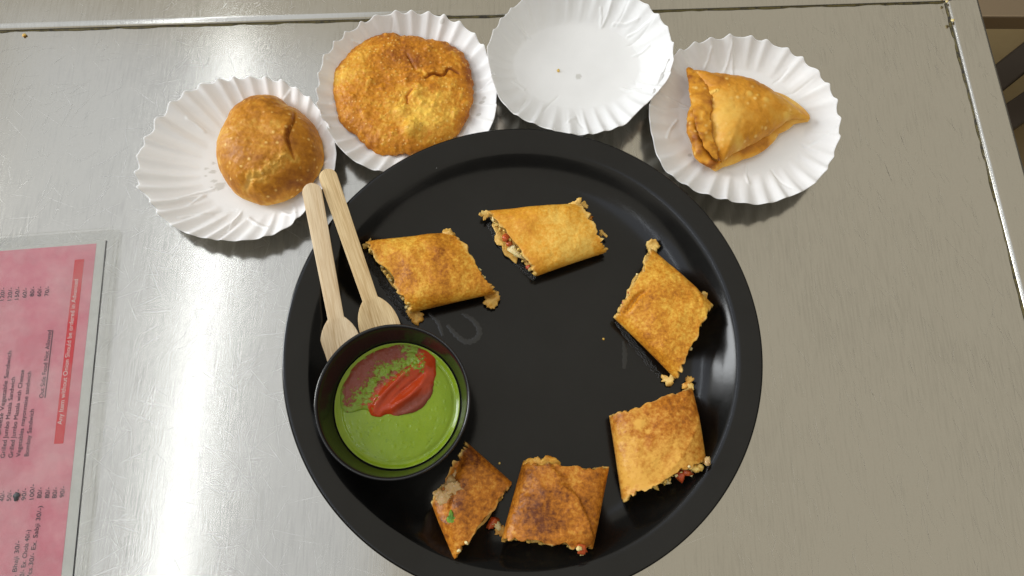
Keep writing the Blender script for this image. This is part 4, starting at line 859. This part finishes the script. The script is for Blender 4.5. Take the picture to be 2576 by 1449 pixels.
def rope(name, px, z, w, h, mat, parent, seed, tone=.5):
    c = spline(np.array([P(*Z4(a, b), zz) for (a, b), zz in zip(px, z)]), 8); m = len(c)
    d = np.gradient(c, axis=0); d /= np.linalg.norm(d, axis=1)[:, None]; s = np.cross(d, [0, 0, 1]); s /= np.linalg.norm(s, axis=1)[:, None]; u = np.cross(s, d)
    V = []; k = 22; tn = []
    for i in range(m):
        t = i / (m - 1); e = max(math.sin(math.pi * (0.04 + .92 * t)), 0.05) ** .45; wi = np.interp(t, np.linspace(0, 1, len(w)), w)
        for j in range(k):
            a = 2 * math.pi * j / k; p = c[i] + s[i] * math.cos(a) * wi * e + u[i] * math.sin(a) * h * e; V.append(p)
    V = np.array(V); f = fbm(V[:, 0], V[:, 1], V[:, 2], sc=260, seed=seed, n=3); g = fbm(V[:, 0], V[:, 1], V[:, 2], sc=110, seed=seed + 4, n=2)
    V[:, 2] += .0008 * f + .0008 * g; V[:, 0] += .0007 * fbm(V[:, 0], V[:, 1], sc=300, seed=seed + 1, n=3); V[:, 2] = np.maximum(V[:, 2], .0022)
    F = grid_faces(m, k) + [tuple(range(k))[::-1], tuple(range((m - 1) * k, m * k))]
    o = mesh(name, V, F, mat, None, {'tone': tone + .35 * f + .2 * g, 'edge': np.zeros(len(V))}, recalc=True); keep(o, parent); return o
rope('crimped_seam', [(395, 335), (440, 400), (475, 490), (500, 580), (500, 680), (505, 770), (525, 850), (560, 930), (605, 1000), (640, 1045)], [.016, .018, .020, .022, .022, .022, .021, .019, .017, .013], [.0038, .0075, .0085, .0078, .006, .0055, .0046, .0046, .0042, .003], .0021, M['samosa'], sm, 110, .62)
rope('seam_edge', [(385, 350), (420, 430), (440, 540), (440, 640), (425, 740), (425, 820), (455, 900), (480, 980), (530, 1050), (600, 1085), (650, 1060)], [.013, .014, .014, .014, .014, .014, .013, .012, .011, .010, .011], [.003, .0032, .0030, .0032, .0040, .0036, .0038, .0042, .0044, .0042, .0026], .0042, M['samosa'], sm, 120, .68)

# ================================================================== crumbs
def crumb(px, z, r, mat, label, seed):
    p = P(*px, z); root = lump('crumb', np.array([p[0], p[1], z + r * .6]), r, M[mat], plate, seed)
    root.parent = None; root.matrix_parent_inverse = Matrix.Identity(4); tag(root, label, 'crumb')
crumb((62, 90), 0, .0012, 'yellow_crumb', 'yellow crumb on the steel near the far left corner', 1)
crumb((1518, 853), FZ, .0007, 'yellow_crumb', 'tiny crumb alone in the middle of the black plate', 2)
crumb((1256, 1166), FZ, .0007, 'yellow_crumb', 'tiny crumb between the bowl and the browned rolls', 3)
crumb((1404, 179), .0012, .0011, 'yellow_crumb', 'golden crumb left on the empty paper plate', 4)
crumb((2381, 5), STEP, .0010, 'paneer', 'white crumb on the table border at the groove corner', 5)
crumb((2395, 53), STEP, .0012, 'paneer', 'white crumb on the right table border beside the groove', 6)
